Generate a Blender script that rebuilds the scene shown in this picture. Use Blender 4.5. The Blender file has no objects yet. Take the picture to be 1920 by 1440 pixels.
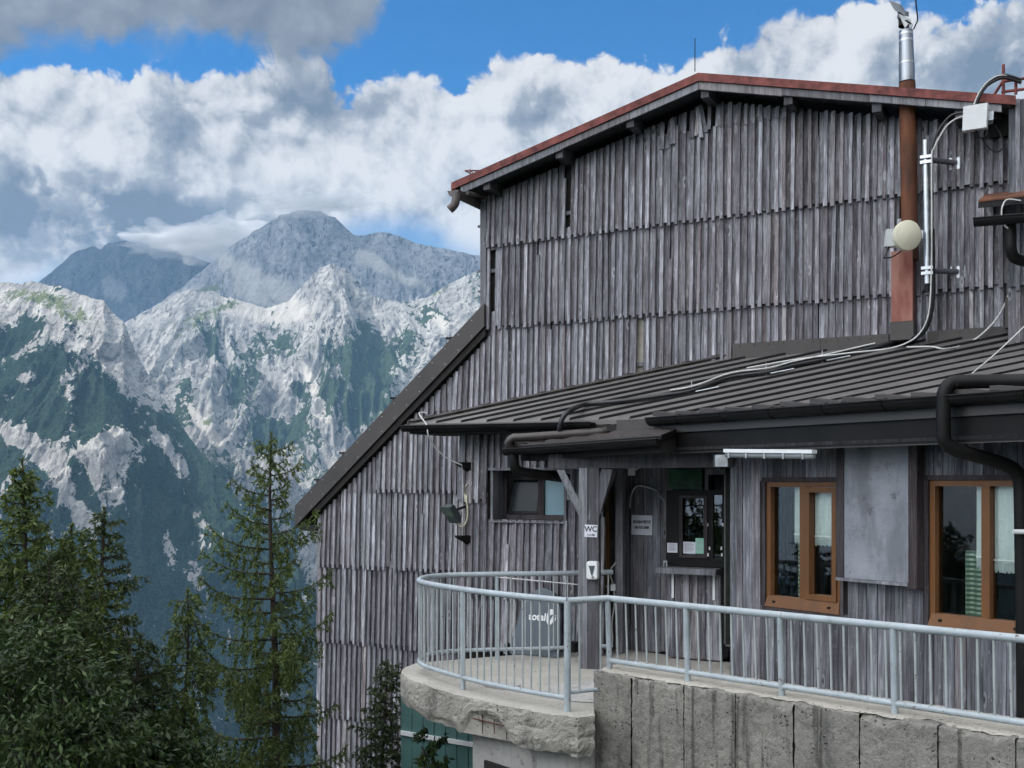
import bpy, math, random
import numpy as np
from mathutils import Vector
R = math.radians
SC = bpy.context.scene
COL = SC.collection
rnd = random.Random(7)

# ---------------------------------------------------------------- camera
CAMZ, FPX, CX, HY = 2.05, 2000.0, 960.0, 908.0     # eye height above the terrace, focal length in photo pixels
cam_d = bpy.data.cameras.new('camera')
cam = bpy.data.objects.new('camera', cam_d); COL.objects.link(cam)
cam.location = (0, 0, CAMZ); cam.rotation_euler = (R(90), 0, 0)
cam_d.sensor_width = 36; cam_d.lens = 36 * FPX / 1920
cam_d.shift_y = (HY - 720) / 1920
cam_d.clip_start = 0.1; cam_d.clip_end = 40000
SC.camera = cam

# ---------------------------------------------------------------- node helpers
class NT:
    """tiny node-tree writer"""
    def __init__(s, tree):
        s.t = tree; s.n = tree.nodes; s.l = tree.links
        s.n.clear()
    def node(s, typ, **kw):
        nd = s.n.new(typ)
        for k, v in kw.items():
            if k.startswith('i_'):
                key = k[2:]
                key = int(key) if key.isdigit() else key.replace('_', ' ')
                s.put(nd, key, v)
            else:
                setattr(nd, k, v)
        return nd
    def put(s, nd, key, v):
        sock = nd.inputs[key]
        if isinstance(v, bpy.types.NodeSocket): s.l.new(v, sock)
        else: sock.default_value = v
    def math(s, op, a, b=None, c=None, clamp=False):
        nd = s.n.new('ShaderNodeMath'); nd.operation = op; nd.use_clamp = clamp
        s.put(nd, 0, a)
        if b is not None: s.put(nd, 1, b)
        if c is not None: s.put(nd, 2, c)
        return nd.outputs[0]
    def vmath(s, op, a, b):
        nd = s.n.new('ShaderNodeVectorMath'); nd.operation = op
        s.put(nd, 0, a); s.put(nd, 1, b)
        return nd.outputs[0]
    def mix(s, fac, a, b, blend='MIX'):
        nd = s.n.new('ShaderNodeMix'); nd.data_type = 'RGBA'; nd.blend_type = blend
        s.put(nd, 0, fac); s.put(nd, 6, col4(a)); s.put(nd, 7, col4(b))
        return nd.outputs[2]
    def ramp(s, fac, stops, interp='LINEAR'):
        nd = s.n.new('ShaderNodeValToRGB'); cr = nd.color_ramp; cr.interpolation = interp
        while len(cr.elements) < len(stops): cr.elements.new(0.5)
        for e, (p, c) in zip(cr.elements, stops):
            e.position = p; e.color = col4(c)
        s.put(nd, 0, fac)
        return nd.outputs[0]
    def smooth(s, x, a, b, lo=0.0, hi=1.0):
        nd = s.n.new('ShaderNodeMapRange'); nd.interpolation_type = 'SMOOTHSTEP'
        s.put(nd, 0, x); s.put(nd, 1, a); s.put(nd, 2, b); s.put(nd, 3, lo); s.put(nd, 4, hi)
        return nd.outputs[0]
    def noise(s, vec, scale, detail=4, rough=0.55, dist=0.0, out=0):
        nd = s.n.new('ShaderNodeTexNoise')
        if vec is not None: s.put(nd, 'Vector', vec)
        s.put(nd, 'Scale', scale); s.put(nd, 'Detail', detail); s.put(nd, 'Roughness', rough); s.put(nd, 'Distortion', dist)
        return nd.outputs[out]
    def curve(s, x, pts):
        nd = s.n.new('ShaderNodeFloatCurve'); m = nd.mapping; c = m.curves[0]
        m.use_clip = False
        for k, (px, py) in enumerate(pts):
            if k < 2: c.points[k].location = (px, py)
            else: c.points.new(px, py)
        for p in c.points: p.handle_type = 'AUTO'
        m.update()
        s.put(nd, 'Value', x)
        return nd.outputs[0]

def col4(c):
    if isinstance(c, (tuple, list)) and len(c) == 3: return (c[0], c[1], c[2], 1.0)
    return c

# ---------------------------------------------------------------- sun and sky
SUN_EL, SUN_AZ = R(42), R(-98)               # azimuth clockwise from +Y (the view direction): the sun stands behind the viewer's left shoulder
to_sun = Vector((math.sin(SUN_AZ) * math.cos(SUN_EL), math.cos(SUN_AZ) * math.cos(SUN_EL), math.sin(SUN_EL)))
sun_d = bpy.data.lights.new('sun', 'SUN'); sun_d.energy = 3.4; sun_d.angle = R(0.5); sun_d.color = (1, 0.95, 0.88)
sun = bpy.data.objects.new('sun', sun_d); COL.objects.link(sun)
sun.rotation_euler = to_sun.to_track_quat('Z', 'Y').to_euler(); sun.location = (-60, -30, 60)

world = bpy.data.worlds.new('World'); SC.world = world; world.use_nodes = True
w = NT(world.node_tree)
AZ0, AZ1, EMAX = math.atan((-500 - CX) / FPX), math.atan((2500 - CX) / FPX), 0.60
def azt(px): return (math.atan((px - CX) / FPX) - AZ0) / (AZ1 - AZ0)
def elt(px, py):
    return math.atan((HY - py) / FPX * math.cos(math.atan((px - CX) / FPX))) / EMAX
def skycurve(pts): return [(azt(x), elt(x, y)) for x, y in pts]
tc = w.node('ShaderNodeTexCoord').outputs['Generated']
sx = w.node('ShaderNodeSeparateXYZ', i_0=tc)
X_, Y_, Z_ = sx.outputs
az = w.math('ARCTAN2', X_, Y_)
hyp = w.math('SQRT', w.math('ADD', w.math('MULTIPLY', X_, X_), w.math('MULTIPLY', Y_, Y_)))
el = w.math('DIVIDE', w.math('ARCTAN2', Z_, hyp), EMAX)
at_ = w.math('DIVIDE', w.math('SUBTRACT', az, AZ0), AZ1 - AZ0)
pos2 = w.node('ShaderNodeCombineXYZ', i_0=az, i_1=w.math('MULTIPLY', el, EMAX), i_2=0.0).outputs[0]
sky = w.node('ShaderNodeTexSky', sky_type='NISHITA', sun_disc=False, sun_elevation=SUN_EL, sun_rotation=SUN_AZ, altitude=1500, air_density=1.0, dust_density=0.6, ozone_density=1.6)
deep = w.mix(1.0, sky.outputs[0], (0.035, 0.50, 0.86, 1), 'MULTIPLY')
# noise fields
nA = w.noise(pos2, 9, 9, 0.56, 0.15)
nF = w.noise(pos2, 26, 8, 0.6, 0.2)
nL = w.noise(w.vmath('ADD', pos2, (-0.014, 0.020, 0)), 9, 9, 0.56, 0.15)
nFL = w.noise(w.vmath('ADD', pos2, (-0.005, 0.008, 0)), 26, 8, 0.6, 0.2)
nB = w.noise(w.vmath('ADD', pos2, (3.1, 1.7, 0)), 4.5, 6, 0.5)
def billow(v): return w.node('ShaderNodeTexVoronoi', feature='F1', i_Vector=w.vmath('ADD', v, w.vmath('MULTIPLY', w.node('ShaderNodeTexNoise', i_Vector=v, i_Scale=16.0, i_Detail=6.0).outputs['Color'], (0.05, 0.05, 0))), i_Scale=11.0, i_Detail=4.0, i_Roughness=0.55, i_Lacunarity=2.2).outputs['Distance']
bl = billow(pos2); blL = billow(w.vmath('ADD', pos2, (-0.007, 0.011, 0)))
edge = w.math('ADD', w.math('MULTIPLY', w.math('SUBTRACT', 0.98, bl), 0.075), w.math('MULTIPLY', w.math('SUBTRACT', nA, 0.5), 0.03))
edge = w.math('ADD', edge, w.math('MULTIPLY', w.math('SUBTRACT', nF, 0.5), 0.02))
edge_old = w.math('ADD', w.math('MULTIPLY', w.math('SUBTRACT', nA, 0.5), 0.055), w.math('MULTIPLY', w.math('SUBTRACT', nF, 0.5), 0.045))
edgeL = w.math('MULTIPLY', w.math('SUBTRACT', nA, 0.5), 0.16)
# main bank: top edge, lower edge
T = w.curve(at_, skycurve([(-500, 130), (0, 117), (130, 108), (260, 120), (370, 115), (440, 92), (520, 86), (600, 96), (650, 124), (690, 118), (770, 126), (850, 126), (950, 112), (1040, 94), (1150, 96), (1250, 84), (1310, 64), (1400, 46), (1460, 14), (1560, -14), (1700, 0), (1760, 30), (1820, 14), (1920, 12), (2500, -60)]))
Bm = w.curve(at_, skycurve([(-500, 470), (0, 545), (60, 535), (110, 510), (200, 530), (280, 590), (520, 600), (600, 470), (650, 428), (720, 414), (790, 420), (850, 455), (930, 488), (1000, 520), (2500, 600)]))
mtop = w.smooth(w.math('ADD', w.math('SUBTRACT', T, el), edge), -0.003, 0.012)
mbot = w.smooth(w.math('ADD', w.math('SUBTRACT', el, Bm), w.math('MULTIPLY', edgeL, 0.25)), -0.035, 0.03)
bank = w.math('MULTIPLY', mtop, mbot)
# grey layer hanging over the upper left
U = w.curve(at_, skycurve([(-500, 80), (0, 108), (60, 104), (140, 104), (200, 104), (240, 88), (330, 92), (420, 92), (470, 106), (560, 116), (620, 118), (670, 104), (705, 70), (728, 8), (740, -60), (800, -420), (1100, -560), (2500, -700)]))
up = w.smooth(w.math('ADD', w.math('SUBTRACT', el, U), w.math('ADD', w.math('MULTIPLY', edgeL, 0.7), edge)), -0.025, 0.03)
over = w.math('MULTIPLY', w.smooth(nB, 0.40, 0.58), w.smooth(el, 0.9, 1.2))
# grey patches inside the bank
def blob(px, py, rx, ry, k):
    dx = w.math('DIVIDE', w.math('SUBTRACT', at_, azt(px)), rx / 3000.0)
    dy = w.math('DIVIDE', w.math('SUBTRACT', el, elt(px, py)), ry / 2000 / EMAX)
    d = w.math('ADD', w.math('MULTIPLY', dx, dx), w.math('MULTIPLY', dy, dy))
    return w.math('MULTIPLY', w.math('POWER', 2.718, w.math('MULTIPLY', d, -1.0)), k)
grey = None
for b in [(105, 235, 50, 70, .5), (330, 215, 70, 110, .75), (500, 220, 120, 90, .7), (620, 160, 120, 50, .3), (690, 210, 130, 60, .55), (250, 240, 30, 40, .45),
          (60, 330, 80, 45, .45), (120, 425, 330, 70, 1.25), (330, 440, 160, 60, 1.2), (200, 390, 300, 50, .5), (1010, 190, 60, 45, .7), (1000, 235, 110, 40, .4), (1480, 120, 130, 40, .75), (1750, 130, 150, 50, .8),
          (620, 400, 140, 30, .25), (900, 330, 200, 60, .15), (1880, 110, 120, 80, .7)]:
    g = blob(*b); grey = g if grey is None else w.math('ADD', grey, g)
lit = w.math('ADD', w.math('MULTIPLY', w.math('SUBTRACT', nA, nL), 3.6), w.math('MULTIPLY', w.math('SUBTRACT', blL, bl), 1.3))
shade = w.math('ADD', w.math('MULTIPLY', grey, w.math('ADD', 0.34, w.math('MULTIPLY', w.smooth(w.math('ADD', nA, w.math('MULTIPLY', w.math('SUBTRACT', nF, 0.5), 0.6)), 0.40, 0.56), 1.0))), w.math('SUBTRACT', 0.10, lit))
shade = w.math('ADD', shade, w.math('MULTIPLY', w.math('SUBTRACT', nB, 0.5), 0.3))
ccol = w.ramp(w.math('MULTIPLY', shade, 0.62, clamp=True), [(0.0, (4.75, 4.6, 4.45)), (0.26, (3.75, 3.68, 3.65)), (0.52, (2.15, 2.2, 2.32)), (1.0, (1.0, 1.12, 1.35))])
ucol = w.ramp(w.math('ADD', w.math('MULTIPLY', w.math('SUBTRACT', nB, 0.5), 1.4), w.math('SUBTRACT', 0.5, w.math('MULTIPLY', lit, 0.5)), clamp=True),
              [(0.0, (2.1, 2.2, 2.35)), (0.5, (1.35, 1.4, 1.55)), (1.0, (.85, .9, 1.08))])
ocol = w.ramp(nF, [(0.3, (2.6, 2.7, 2.9)), (0.7, (4.6, 4.7, 4.8))])
c = w.mix(over, deep, ocol)
c = w.mix(w.smooth(el, elt(960, 500), elt(960, 330), 0.75, 0.0), c, (1.35, 2.15, 3.2))     # pale sky low over the mountains
c = w.mix(bank, c, ccol)
c = w.mix(up, c, ucol)
# towards the sun, behind the viewer and overhead, broad sunlit cloud
nC = w.noise(tc, 2.6, 8, 0.6, 0.3)
cbk = w.ramp(nC, [(0.30, (2.4, 2.6, 3.0)), (0.48, (5.0, 5.1, 5.3)), (0.66, (9.5, 9.4, 9.1))])
side_ = w.math('MULTIPLY', w.smooth(X_, 0.7, -0.7, 0.35, 1.75), w.smooth(el, -0.05, 0.9, 0.55, 1.35))          # brighter on the sun's side
cbk = w.vmath('MULTIPLY', cbk, w.node('ShaderNodeCombineXYZ', i_0=side_, i_1=side_, i_2=side_).outputs[0])
dim = w.vmath('MULTIPLY', c, (0.64, 0.64, 0.64))
c = w.mix(w.math('MAXIMUM', w.smooth(Y_, 0.30, -0.15), w.smooth(el, 1.0, 1.5)), dim, cbk)
bg = w.node('ShaderNodeBackground', i_Color=c, i_Strength=0.1)
w.node('ShaderNodeOutputWorld', i_Surface=bg.outputs[0])
try: world.cycles.sampling_method = 'MANUAL'; world.cycles.sample_map_resolution = 1024
except Exception: pass

SC.view_settings.view_transform = 'Standard'; SC.view_settings.look = 'None'
SC.view_settings.exposure = 1.43; SC.view_settings.gamma = 1.0; SC.view_settings.use_curve_mapping = False
SC.cycles.max_bounces = 6; SC.cycles.diffuse_bounces = 3; SC.cycles.glossy_bounces = 3; SC.cycles.transmission_bounces = 4
SC.cycles.transparent_max_bounces = 24; SC.cycles.volume_bounces = 0; SC.cycles.sample_clamp_indirect = 6
SC.cycles.use_denoising = True

# ---------------------------------------------------------------- tagging and mesh building
def tag(o, label=None, cat=None, group=None, kind=None):
    if label: o['label'] = label
    if cat: o['category'] = cat
    if group: o['group'] = group
    if kind: o['kind'] = kind
    return o
def empty(name, loc, label, cat, group=None):
    o = bpy.data.objects.new(name, None); COL.objects.link(o); o.location = loc; o.empty_display_size = 0.2
    return tag(o, label, cat, group)
def origin_of(o):
    v = Vector((0, 0, 0))
    while o is not None: v += o.location; o = o.parent
    return v

class MB:
    """collects world-space shapes, then links them as ONE mesh object"""
    def __init__(s): s.v = []; s.f = []; s.sm = []
    def add(s, vs, fs, smooth=False):
        b = len(s.v); s.v.extend([tuple(p) for p in vs])
        for f in fs: s.f.append([b + i for i in f]); s.sm.append(smooth)
    def hexa(s, p):   # 4 bottom, 4 top, same winding
        s.add(p, [(3, 2, 1, 0), (4, 5, 6, 7), (0, 1, 5, 4), (1, 2, 6, 5), (2, 3, 7, 6), (3, 0, 4, 7)])
    def box(s, F, s0, s1, o0, o1, z0, z1, tilt=0.0, lean=0.0, sh=0.0):
        """box in frame F; tilt pushes the bottom outward, lean shifts the top sideways"""
        P = F.P
        s.hexa([P(s0, o0 + tilt, z0), P(s1, o0 + tilt, z0), P(s1, o1 + tilt, z0), P(s0, o1 + tilt, z0),
                P(s0 + lean, o0, z1), P(s1 + lean, o0, z1), P(s1 + lean, o1, z1 + sh), P(s0 + lean, o1, z1 + sh)])
    def tube(s, pts, r, n=8, caps=True, smooth=True):
        pts = [Vector(p) for p in pts]; m = len(pts)
        rr = list(r) if isinstance(r, (list, tuple)) else [r] * m
        vs = []; fs = []; prev = None
        for i, p in enumerate(pts):
            d = (pts[min(i + 1, m - 1)] - pts[max(i - 1, 0)])
            if d.length < 1e-9: d = Vector((0, 0, 1))
            d.normalize()
            if prev is None:
                a = Vector((0, 0, 1)) if abs(d.z) < 0.9 else Vector((1, 0, 0))
                u = d.cross(a).normalized()
            else:
                u = (prev - d * prev.dot(d))
                u = u.normalized() if u.length > 1e-6 else d.orthogonal().normalized()
            prev = u; wv = d.cross(u)
            for k in range(n):
                t = 2 * math.pi * k / n
                vs.append(p + (u * math.cos(t) + wv * math.sin(t)) * rr[i])
        for i in range(m - 1):
            for k in range(n):
                a = i * n + k; b = i * n + (k + 1) % n
                fs.append((a, b, b + n, a + n))
        s.add(vs, fs, smooth)
        if caps:
            s.add(vs[:n], [tuple(range(n))[::-1]]); s.add(vs[-n:], [tuple(range(n))])
    def prism(s, poly, vec):
        n = len(poly); q = [Vector(p) for p in poly]; vv = Vector(vec)
        s.add(q + [p + vv for p in q], [tuple(range(n))[::-1], tuple(range(n, 2 * n))] + [(i, (i + 1) % n, n + (i + 1) % n, n + i) for i in range(n)])
    def gutter(s, a, b, out, r, th=0.006, n=8):
        """open half-round gutter from a to b, out = horizontal unit vector of its lip side"""
        a = Vector(a); b = Vector(b); out = Vector(out).normalized(); up = Vector((0, 0, 1))
        def ring(c, q): return [c + out * (math.cos(t) * q) - up * (math.sin(t) * q) for t in [math.pi * k / n for k in range(n + 1)]]
        A, B, A2, B2 = ring(a, r), ring(b, r), ring(a, r - th), ring(b, r - th)
        m = n + 1; vs = A + B + A2 + B2; fs = []
        for k in range(n):
            fs += [(k, k + 1, m + k + 1, m + k), (2 * m + k, 3 * m + k, 3 * m + k + 1, 2 * m + k + 1), (k, 2 * m + k, 2 * m + k + 1, k + 1), (m + k, m + k + 1, 3 * m + k + 1, 3 * m + k)]
        fs += [(0, m, 3 * m, 2 * m), (n, 2 * m + n, 3 * m + n, m + n)]
        s.add(vs, fs, False)
        s.tube([a + out * r, b + out * r], 0.009, 6)
        s.add(A, [tuple(range(m))]); s.add(B, [tuple(range(m))])
    def build(s, name, mat, parent=None, kind=None):
        me = bpy.data.meshes.new(name)
        off = origin_of(parent) if parent else Vector((0, 0, 0))
        me.from_pydata([(p[0] - off.x, p[1] - off.y, p[2] - off.z) for p in s.v], [], s.f)
        me.polygons.foreach_set('use_smooth', s.sm)
        o = bpy.data.objects.new(name, me); COL.objects.link(o)
        if mat: me.materials.append(mat)
        if parent: o.parent = parent
        if kind: o['kind'] = kind
        return o

def npmesh(name, V, F, mat, parent=None, kind=None, smooth=False, attrs=None):
    """mesh from numpy arrays; F is (n,3) or (n,4)"""
    me = bpy.data.meshes.new(name); k = F.shape[1]
    off = np.array(origin_of(parent)) if parent else np.zeros(3)
    V = np.asarray(V, dtype=np.float64) - off
    me.vertices.add(len(V)); me.vertices.foreach_set('co', V.astype(np.float32).ravel())
    me.loops.add(F.size); me.loops.foreach_set('vertex_index', F.astype(np.int32).ravel())
    me.polygons.add(len(F)); me.polygons.foreach_set('loop_start', np.arange(0, F.size, k, dtype=np.int32))
    me.update(calc_edges=True)
    me.polygons.foreach_set('use_smooth', np.full(len(F), smooth, dtype=bool))
    for an, arr in (attrs or {}).items():
        if arr.ndim == 1:
            at = me.attributes.new(an, 'FLOAT', 'POINT'); at.data.foreach_set('value', arr.astype(np.float32))
        else:
            at = me.attributes.new(an, 'FLOAT_COLOR', 'POINT'); at.data.foreach_set('color', arr.astype(np.float32).ravel())
    if mat: me.materials.append(mat)
    o = bpy.data.objects.new(name, me); COL.objects.link(o)
    if parent: o.parent = parent
    if kind: o['kind'] = kind
    return o

class Fr:
    """vertical wall frame: s along the wall, o outward, z up"""
    def __init__(s, ox, oy, th):
        s.o = (ox, oy); s.d = (math.cos(th), -math.sin(th)); s.n = (-math.sin(th), -math.cos(th)); s.th = th
    def P(s, a, o, z): return Vector((s.o[0] + s.d[0] * a + s.n[0] * o, s.o[1] + s.d[1] * a + s.n[1] * o, z))
    def depth(s, px, off=0.0):
        tx = (px - CX) / FPX
        k = s.n[0] * s.o[0] + s.n[1] * s.o[1] + off
        return k / (s.n[0] * tx + s.n[1])
    def s_of(s, px, off=0.0):
        Z = s.depth(px, off); x = (px - CX) / FPX * Z
        return (x - s.o[0]) * s.d[0] + (Z - s.o[1]) * s.d[1]
    def z_of(s, px, py, off=0.0): return CAMZ + (HY - py) / FPX * s.depth(px, off)
    def px(s, px, py, off=0.0): return s.P(s.s_of(px, off), off, s.z_of(px, py, off))
def W(px, py, d): return Vector(((px - CX) / FPX * d, d, CAMZ + (HY - py) / FPX * d))
def smoothpath(pts, k=6):
    P = [Vector(p) for p in pts]; out = []
    for i in range(len(P) - 1):
        p0, p1, p2, p3 = P[max(i - 1, 0)], P[i], P[i + 1], P[min(i + 2, len(P) - 1)]
        for j in range(k):
            t = j / k
            out.append(0.5 * ((2 * p1) + (p2 - p0) * t + (2 * p0 - 5 * p1 + 4 * p2 - p3) * t * t + (3 * p1 - p0 - 3 * p2 + p3) * t ** 3))
    out.append(P[-1]); return out

# ---------------------------------------------------------------- materials
def mat(name, base, rough=0.6, metal=0.0, var=0.25, scale=6.0, bump=0.15, bscale=None, tint=None, stretch=None, spec=0.5):
    m = bpy.data.materials.new(name); m.use_nodes = True; t = NT(m.node_tree)
    co = t.node('ShaderNodeTexCoord').outputs['Object']
    if stretch: co = t.node('ShaderNodeMapping', i_Vector=co, i_Scale=stretch).outputs[0]
    n1 = t.noise(co, scale, 6, 0.6)
    lo = tuple(c * (1 - var) for c in base); hi = tuple(min(1, c * (1 + var)) for c in (tint or base))
    c = t.ramp(n1, [(0.3, lo), (0.7, hi)])
    n2 = t.noise(co, bscale or scale * 6, 4, 0.6)
    p = t.node('ShaderNodeBsdfPrincipled', i_Base_Color=c, i_Metallic=metal, i_Roughness=t.math('ADD', rough - 0.1, t.math('MULTIPLY', n1, 0.2)))
    p.inputs['Specular IOR Level'].default_value = spec
    if bump: t.put(p, 'Normal', t.node('ShaderNodeBump', i_Strength=bump, i_Distance=0.01, i_Height=n2).outputs[0])
    t.node('ShaderNodeOutputMaterial', i_Surface=p.outputs[0])
    return m

def wood(name, stops, knots=True, grain=64.0, contrast=1.0, dirt=None, spec=0.25):
    """weathered upright boards: each board (mesh island) its own tone, long grain, knots, pale worn streaks"""
    m = bpy.data.materials.new(name); m.use_nodes = True; t = NT(m.node_tree)
    co = t.node('ShaderNodeTexCoord').outputs['Object']
    isl = t.node('ShaderNodeNewGeometry').outputs['Random Per Island']
    offs = t.node('ShaderNodeCombineXYZ', i_0=t.math('MULTIPLY', isl, 37.0), i_1=t.math('MULTIPLY', isl, 91.0), i_2=t.math('MULTIPLY', isl, 53.0)).outputs[0]
    v = t.vmath('ADD', co, offs)
    vs = t.node('ShaderNodeMapping', i_Vector=v, i_Scale=(1, 1, 0.035)).outputs[0]
    vk = t.node('ShaderNodeMapping', i_Vector=v, i_Scale=(1, 1, 0.35)).outputs[0]
    g1 = t.noise(vs, grain, 5, 0.65, 0.6)
    g2 = t.noise(vs, grain * 3.2, 3, 0.6)
    blot = t.noise(t.node('ShaderNodeMapping', i_Vector=v, i_Scale=(1, 1, 0.22)).outputs[0], 9, 5, 0.6)
    f = t.math('ADD', t.math('MULTIPLY', t.math('SUBTRACT', isl, 0.5), 0.50), 0.5)
    f = t.math('ADD', f, t.math('MULTIPLY', t.math('SUBTRACT', g1, 0.5), 1.6 * contrast))
    f = t.math('ADD', f, t.math('MULTIPLY', t.math('SUBTRACT', blot, 0.5), 1.1 * contrast))
    f = t.math('ADD', f, t.math('MULTIPLY', t.math('SUBTRACT', g2, 0.5), 0.8 * contrast), clamp=True)
    c = t.mix(1.0, t.ramp(f, stops), (1.0, .982, 1.015, 1), 'MULTIPLY')
    hue = t.math('FRACT', t.math('MULTIPLY', isl, 7.31))
    c = t.mix(t.math('MULTIPLY', hue, 0.55), c, t.mix(1.0, c, (1.06, 0.99, 1.03, 1), 'MULTIPLY'))
    hue2 = t.math('FRACT', t.math('MULTIPLY', isl, 13.7))
    c = t.mix(t.math('MULTIPLY', hue2, 0.5), c, t.mix(1.0, c, (0.93, 1.02, 1.08, 1), 'MULTIPLY'))
    brown = t.smooth(t.math('FRACT', t.math('MULTIPLY', isl, 29.3)), 0.80, 0.98)
    c = t.mix(t.math('MULTIPLY', brown, 0.4), c, t.mix(1.0, c, (1.02, .88, .74, 1), 'MULTIPLY'))
    fleck = t.noise(t.node('ShaderNodeMapping', i_Vector=v, i_Scale=(1, 1, .16)).outputs[0], 70, 3, .6)
    c = t.mix(t.smooth(fleck, .64, .72, 0.0, .55), c, tuple(min(1, x * 1.15) for x in stops[-1][1]))
    c = t.mix(t.smooth(fleck, .36, .29, 0.0, .55), c, tuple(x * .6 for x in stops[0][1]))
    if knots:
        vor = t.node('ShaderNodeTexVoronoi', i_Vector=vk, i_Scale=5.5)
        kn = t.smooth(vor.outputs['Distance'], 0.02, 0.075, 1.0, 0.0)
        rim = t.math('MULTIPLY', t.smooth(vor.outputs['Distance'], 0.06, 0.10), t.smooth(vor.outputs['Distance'], 0.10, 0.17, 1.0, 0.0))
        c = t.mix(t.math('MULTIPLY', kn, 0.75), c, tuple(x * 0.35 for x in stops[0][1]))
        c = t.mix(t.math('MULTIPLY', rim, 0.30), c, tuple(min(1, x * 1.35) for x in stops[-1][1]))
    p = t.node('ShaderNodeBsdfPrincipled', i_Base_Color=c, i_Roughness=0.8)
    p.inputs['Specular IOR Level'].default_value = spec
    t.put(p, 'Normal', t.node('ShaderNodeBump', i_Strength=0.45, i_Distance=0.006, i_Height=t.math('ADD', g1, t.math('MULTIPLY', g2, 0.6))).outputs[0])
    t.node('ShaderNodeOutputMaterial', i_Surface=p.outputs[0])
    return m

def concrete(name, a, b, pits=True, bump=0.6, spots=40, stain=None, drip=0.0):
    m = bpy.data.materials.new(name); m.use_nodes = True; t = NT(m.node_tree)
    co = t.node('ShaderNodeTexCoord').outputs['Object']
    n1 = t.noise(co, 2.2, 8, 0.65); n2 = t.noise(co, spots, 5, 0.7); n3 = t.noise(co, 130, 3, 0.6)
    f = t.math('ADD', t.math('MULTIPLY', n1, 0.75), t.math('MULTIPLY', t.math('SUBTRACT', n2, 0.25), 0.55))
    c = t.ramp(f, [(0.25, a), (0.5, tuple((x + y) / 2 for x, y in zip(a, b))), (0.78, b)])
    c = t.mix(t.smooth(n3, 0.60, 0.72), c, tuple(min(1, x * 1.45) for x in b))
    c = t.mix(t.smooth(n2, 0.40, 0.30), c, tuple(x * 0.55 for x in a))
    if stain:
        sn = t.noise(t.node('ShaderNodeMapping', i_Vector=co, i_Scale=(1, 1, 0.25)).outputs[0], 3.5, 5, 0.6)
        c = t.mix(t.smooth(sn, 0.52, 0.70, 0.0, 0.75), c, stain)
    h = t.math('ADD', t.math('MULTIPLY', n2, 1.0), t.math('MULTIPLY', n3, 0.35))
    dr = t.noise(t.node('ShaderNodeMapping', i_Vector=co, i_Scale=(1, 1, .07)).outputs[0], 9, 4, .6)
    c = t.mix(t.math('MULTIPLY', t.smooth(dr, .55, .68), drip), c, tuple(x * .42 for x in a))
    if pits:
        vor = t.node('ShaderNodeTexVoronoi', i_Vector=co, i_Scale=23.0)
        pit = t.math('MULTIPLY', t.smooth(vor.outputs['Distance'], 0.10, 0.26, 1.0, 0.0), t.smooth(t.noise(co, 5, 3), 0.52, 0.62))
        c = t.mix(t.math('MULTIPLY', pit, 0.85), c, (0.03, 0.03, 0.03))
        h = t.math('SUBTRACT', h, pit)
    p = t.node('ShaderNodeBsdfPrincipled', i_Base_Color=c, i_Roughness=0.9)
    p.inputs['Specular IOR Level'].default_value = 0.2
    t.put(p, 'Normal', t.node('ShaderNodeBump', i_Strength=bump, i_Distance=0.02, i_Height=h).outputs[0])
    t.node('ShaderNodeOutputMaterial', i_Surface=p.outputs[0])
    return m

def glass(name, tint=(0.84, 0.88, 0.87), refl=0.0, rough=0.01):
    m = bpy.data.materials.new(name); m.use_nodes = True; t = NT(m.node_tree)
    tr = t.node('ShaderNodeBsdfTransparent', i_Color=col4(tint))
    gl = t.node('ShaderNodeBsdfGlossy', i_Color=(0.9, 0.95, 1, 1), i_Roughness=rough)
    fr = t.node('ShaderNodeFresnel', i_IOR=1.32)
    fac = t.math('ADD', t.math('MULTIPLY', fr.outputs[0], 1.0), refl, clamp=True)
    mx = t.node('ShaderNodeMixShader', i_0=fac, i_1=tr.outputs[0], i_2=gl.outputs[0])
    t.node('ShaderNodeOutputMaterial', i_Surface=mx.outputs[0])
    return m

def painted(name, base):
    """old paint on steel: faint fading, small chips showing rust"""
    m = bpy.data.materials.new(name); m.use_nodes = True; t = NT(m.node_tree)
    co = t.node('ShaderNodeTexCoord').outputs['Object']
    n1 = t.noise(co, 6, 5); n2 = t.noise(co, 30, 5, .65); n3 = t.noise(co, 3.5, 3)
    c = t.ramp(n1, [(.3, tuple(x * .82 for x in base)), (.7, tuple(x * 1.12 for x in base))])
    chip = t.math('MULTIPLY', t.smooth(n2, .60, .66), t.smooth(n3, .48, .60))
    c = t.mix(chip, c, (.11, .06, .04))
    p = t.node('ShaderNodeBsdfPrincipled', i_Base_Color=c, i_Roughness=t.math('ADD', .42, t.math('MULTIPLY', n1, .25)))
    t.put(p, 'Normal', t.node('ShaderNodeBump', i_Strength=.2, i_Distance=.004, i_Height=n2).outputs[0])
    t.node('ShaderNodeOutputMaterial', i_Surface=p.outputs[0]); return m

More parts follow.
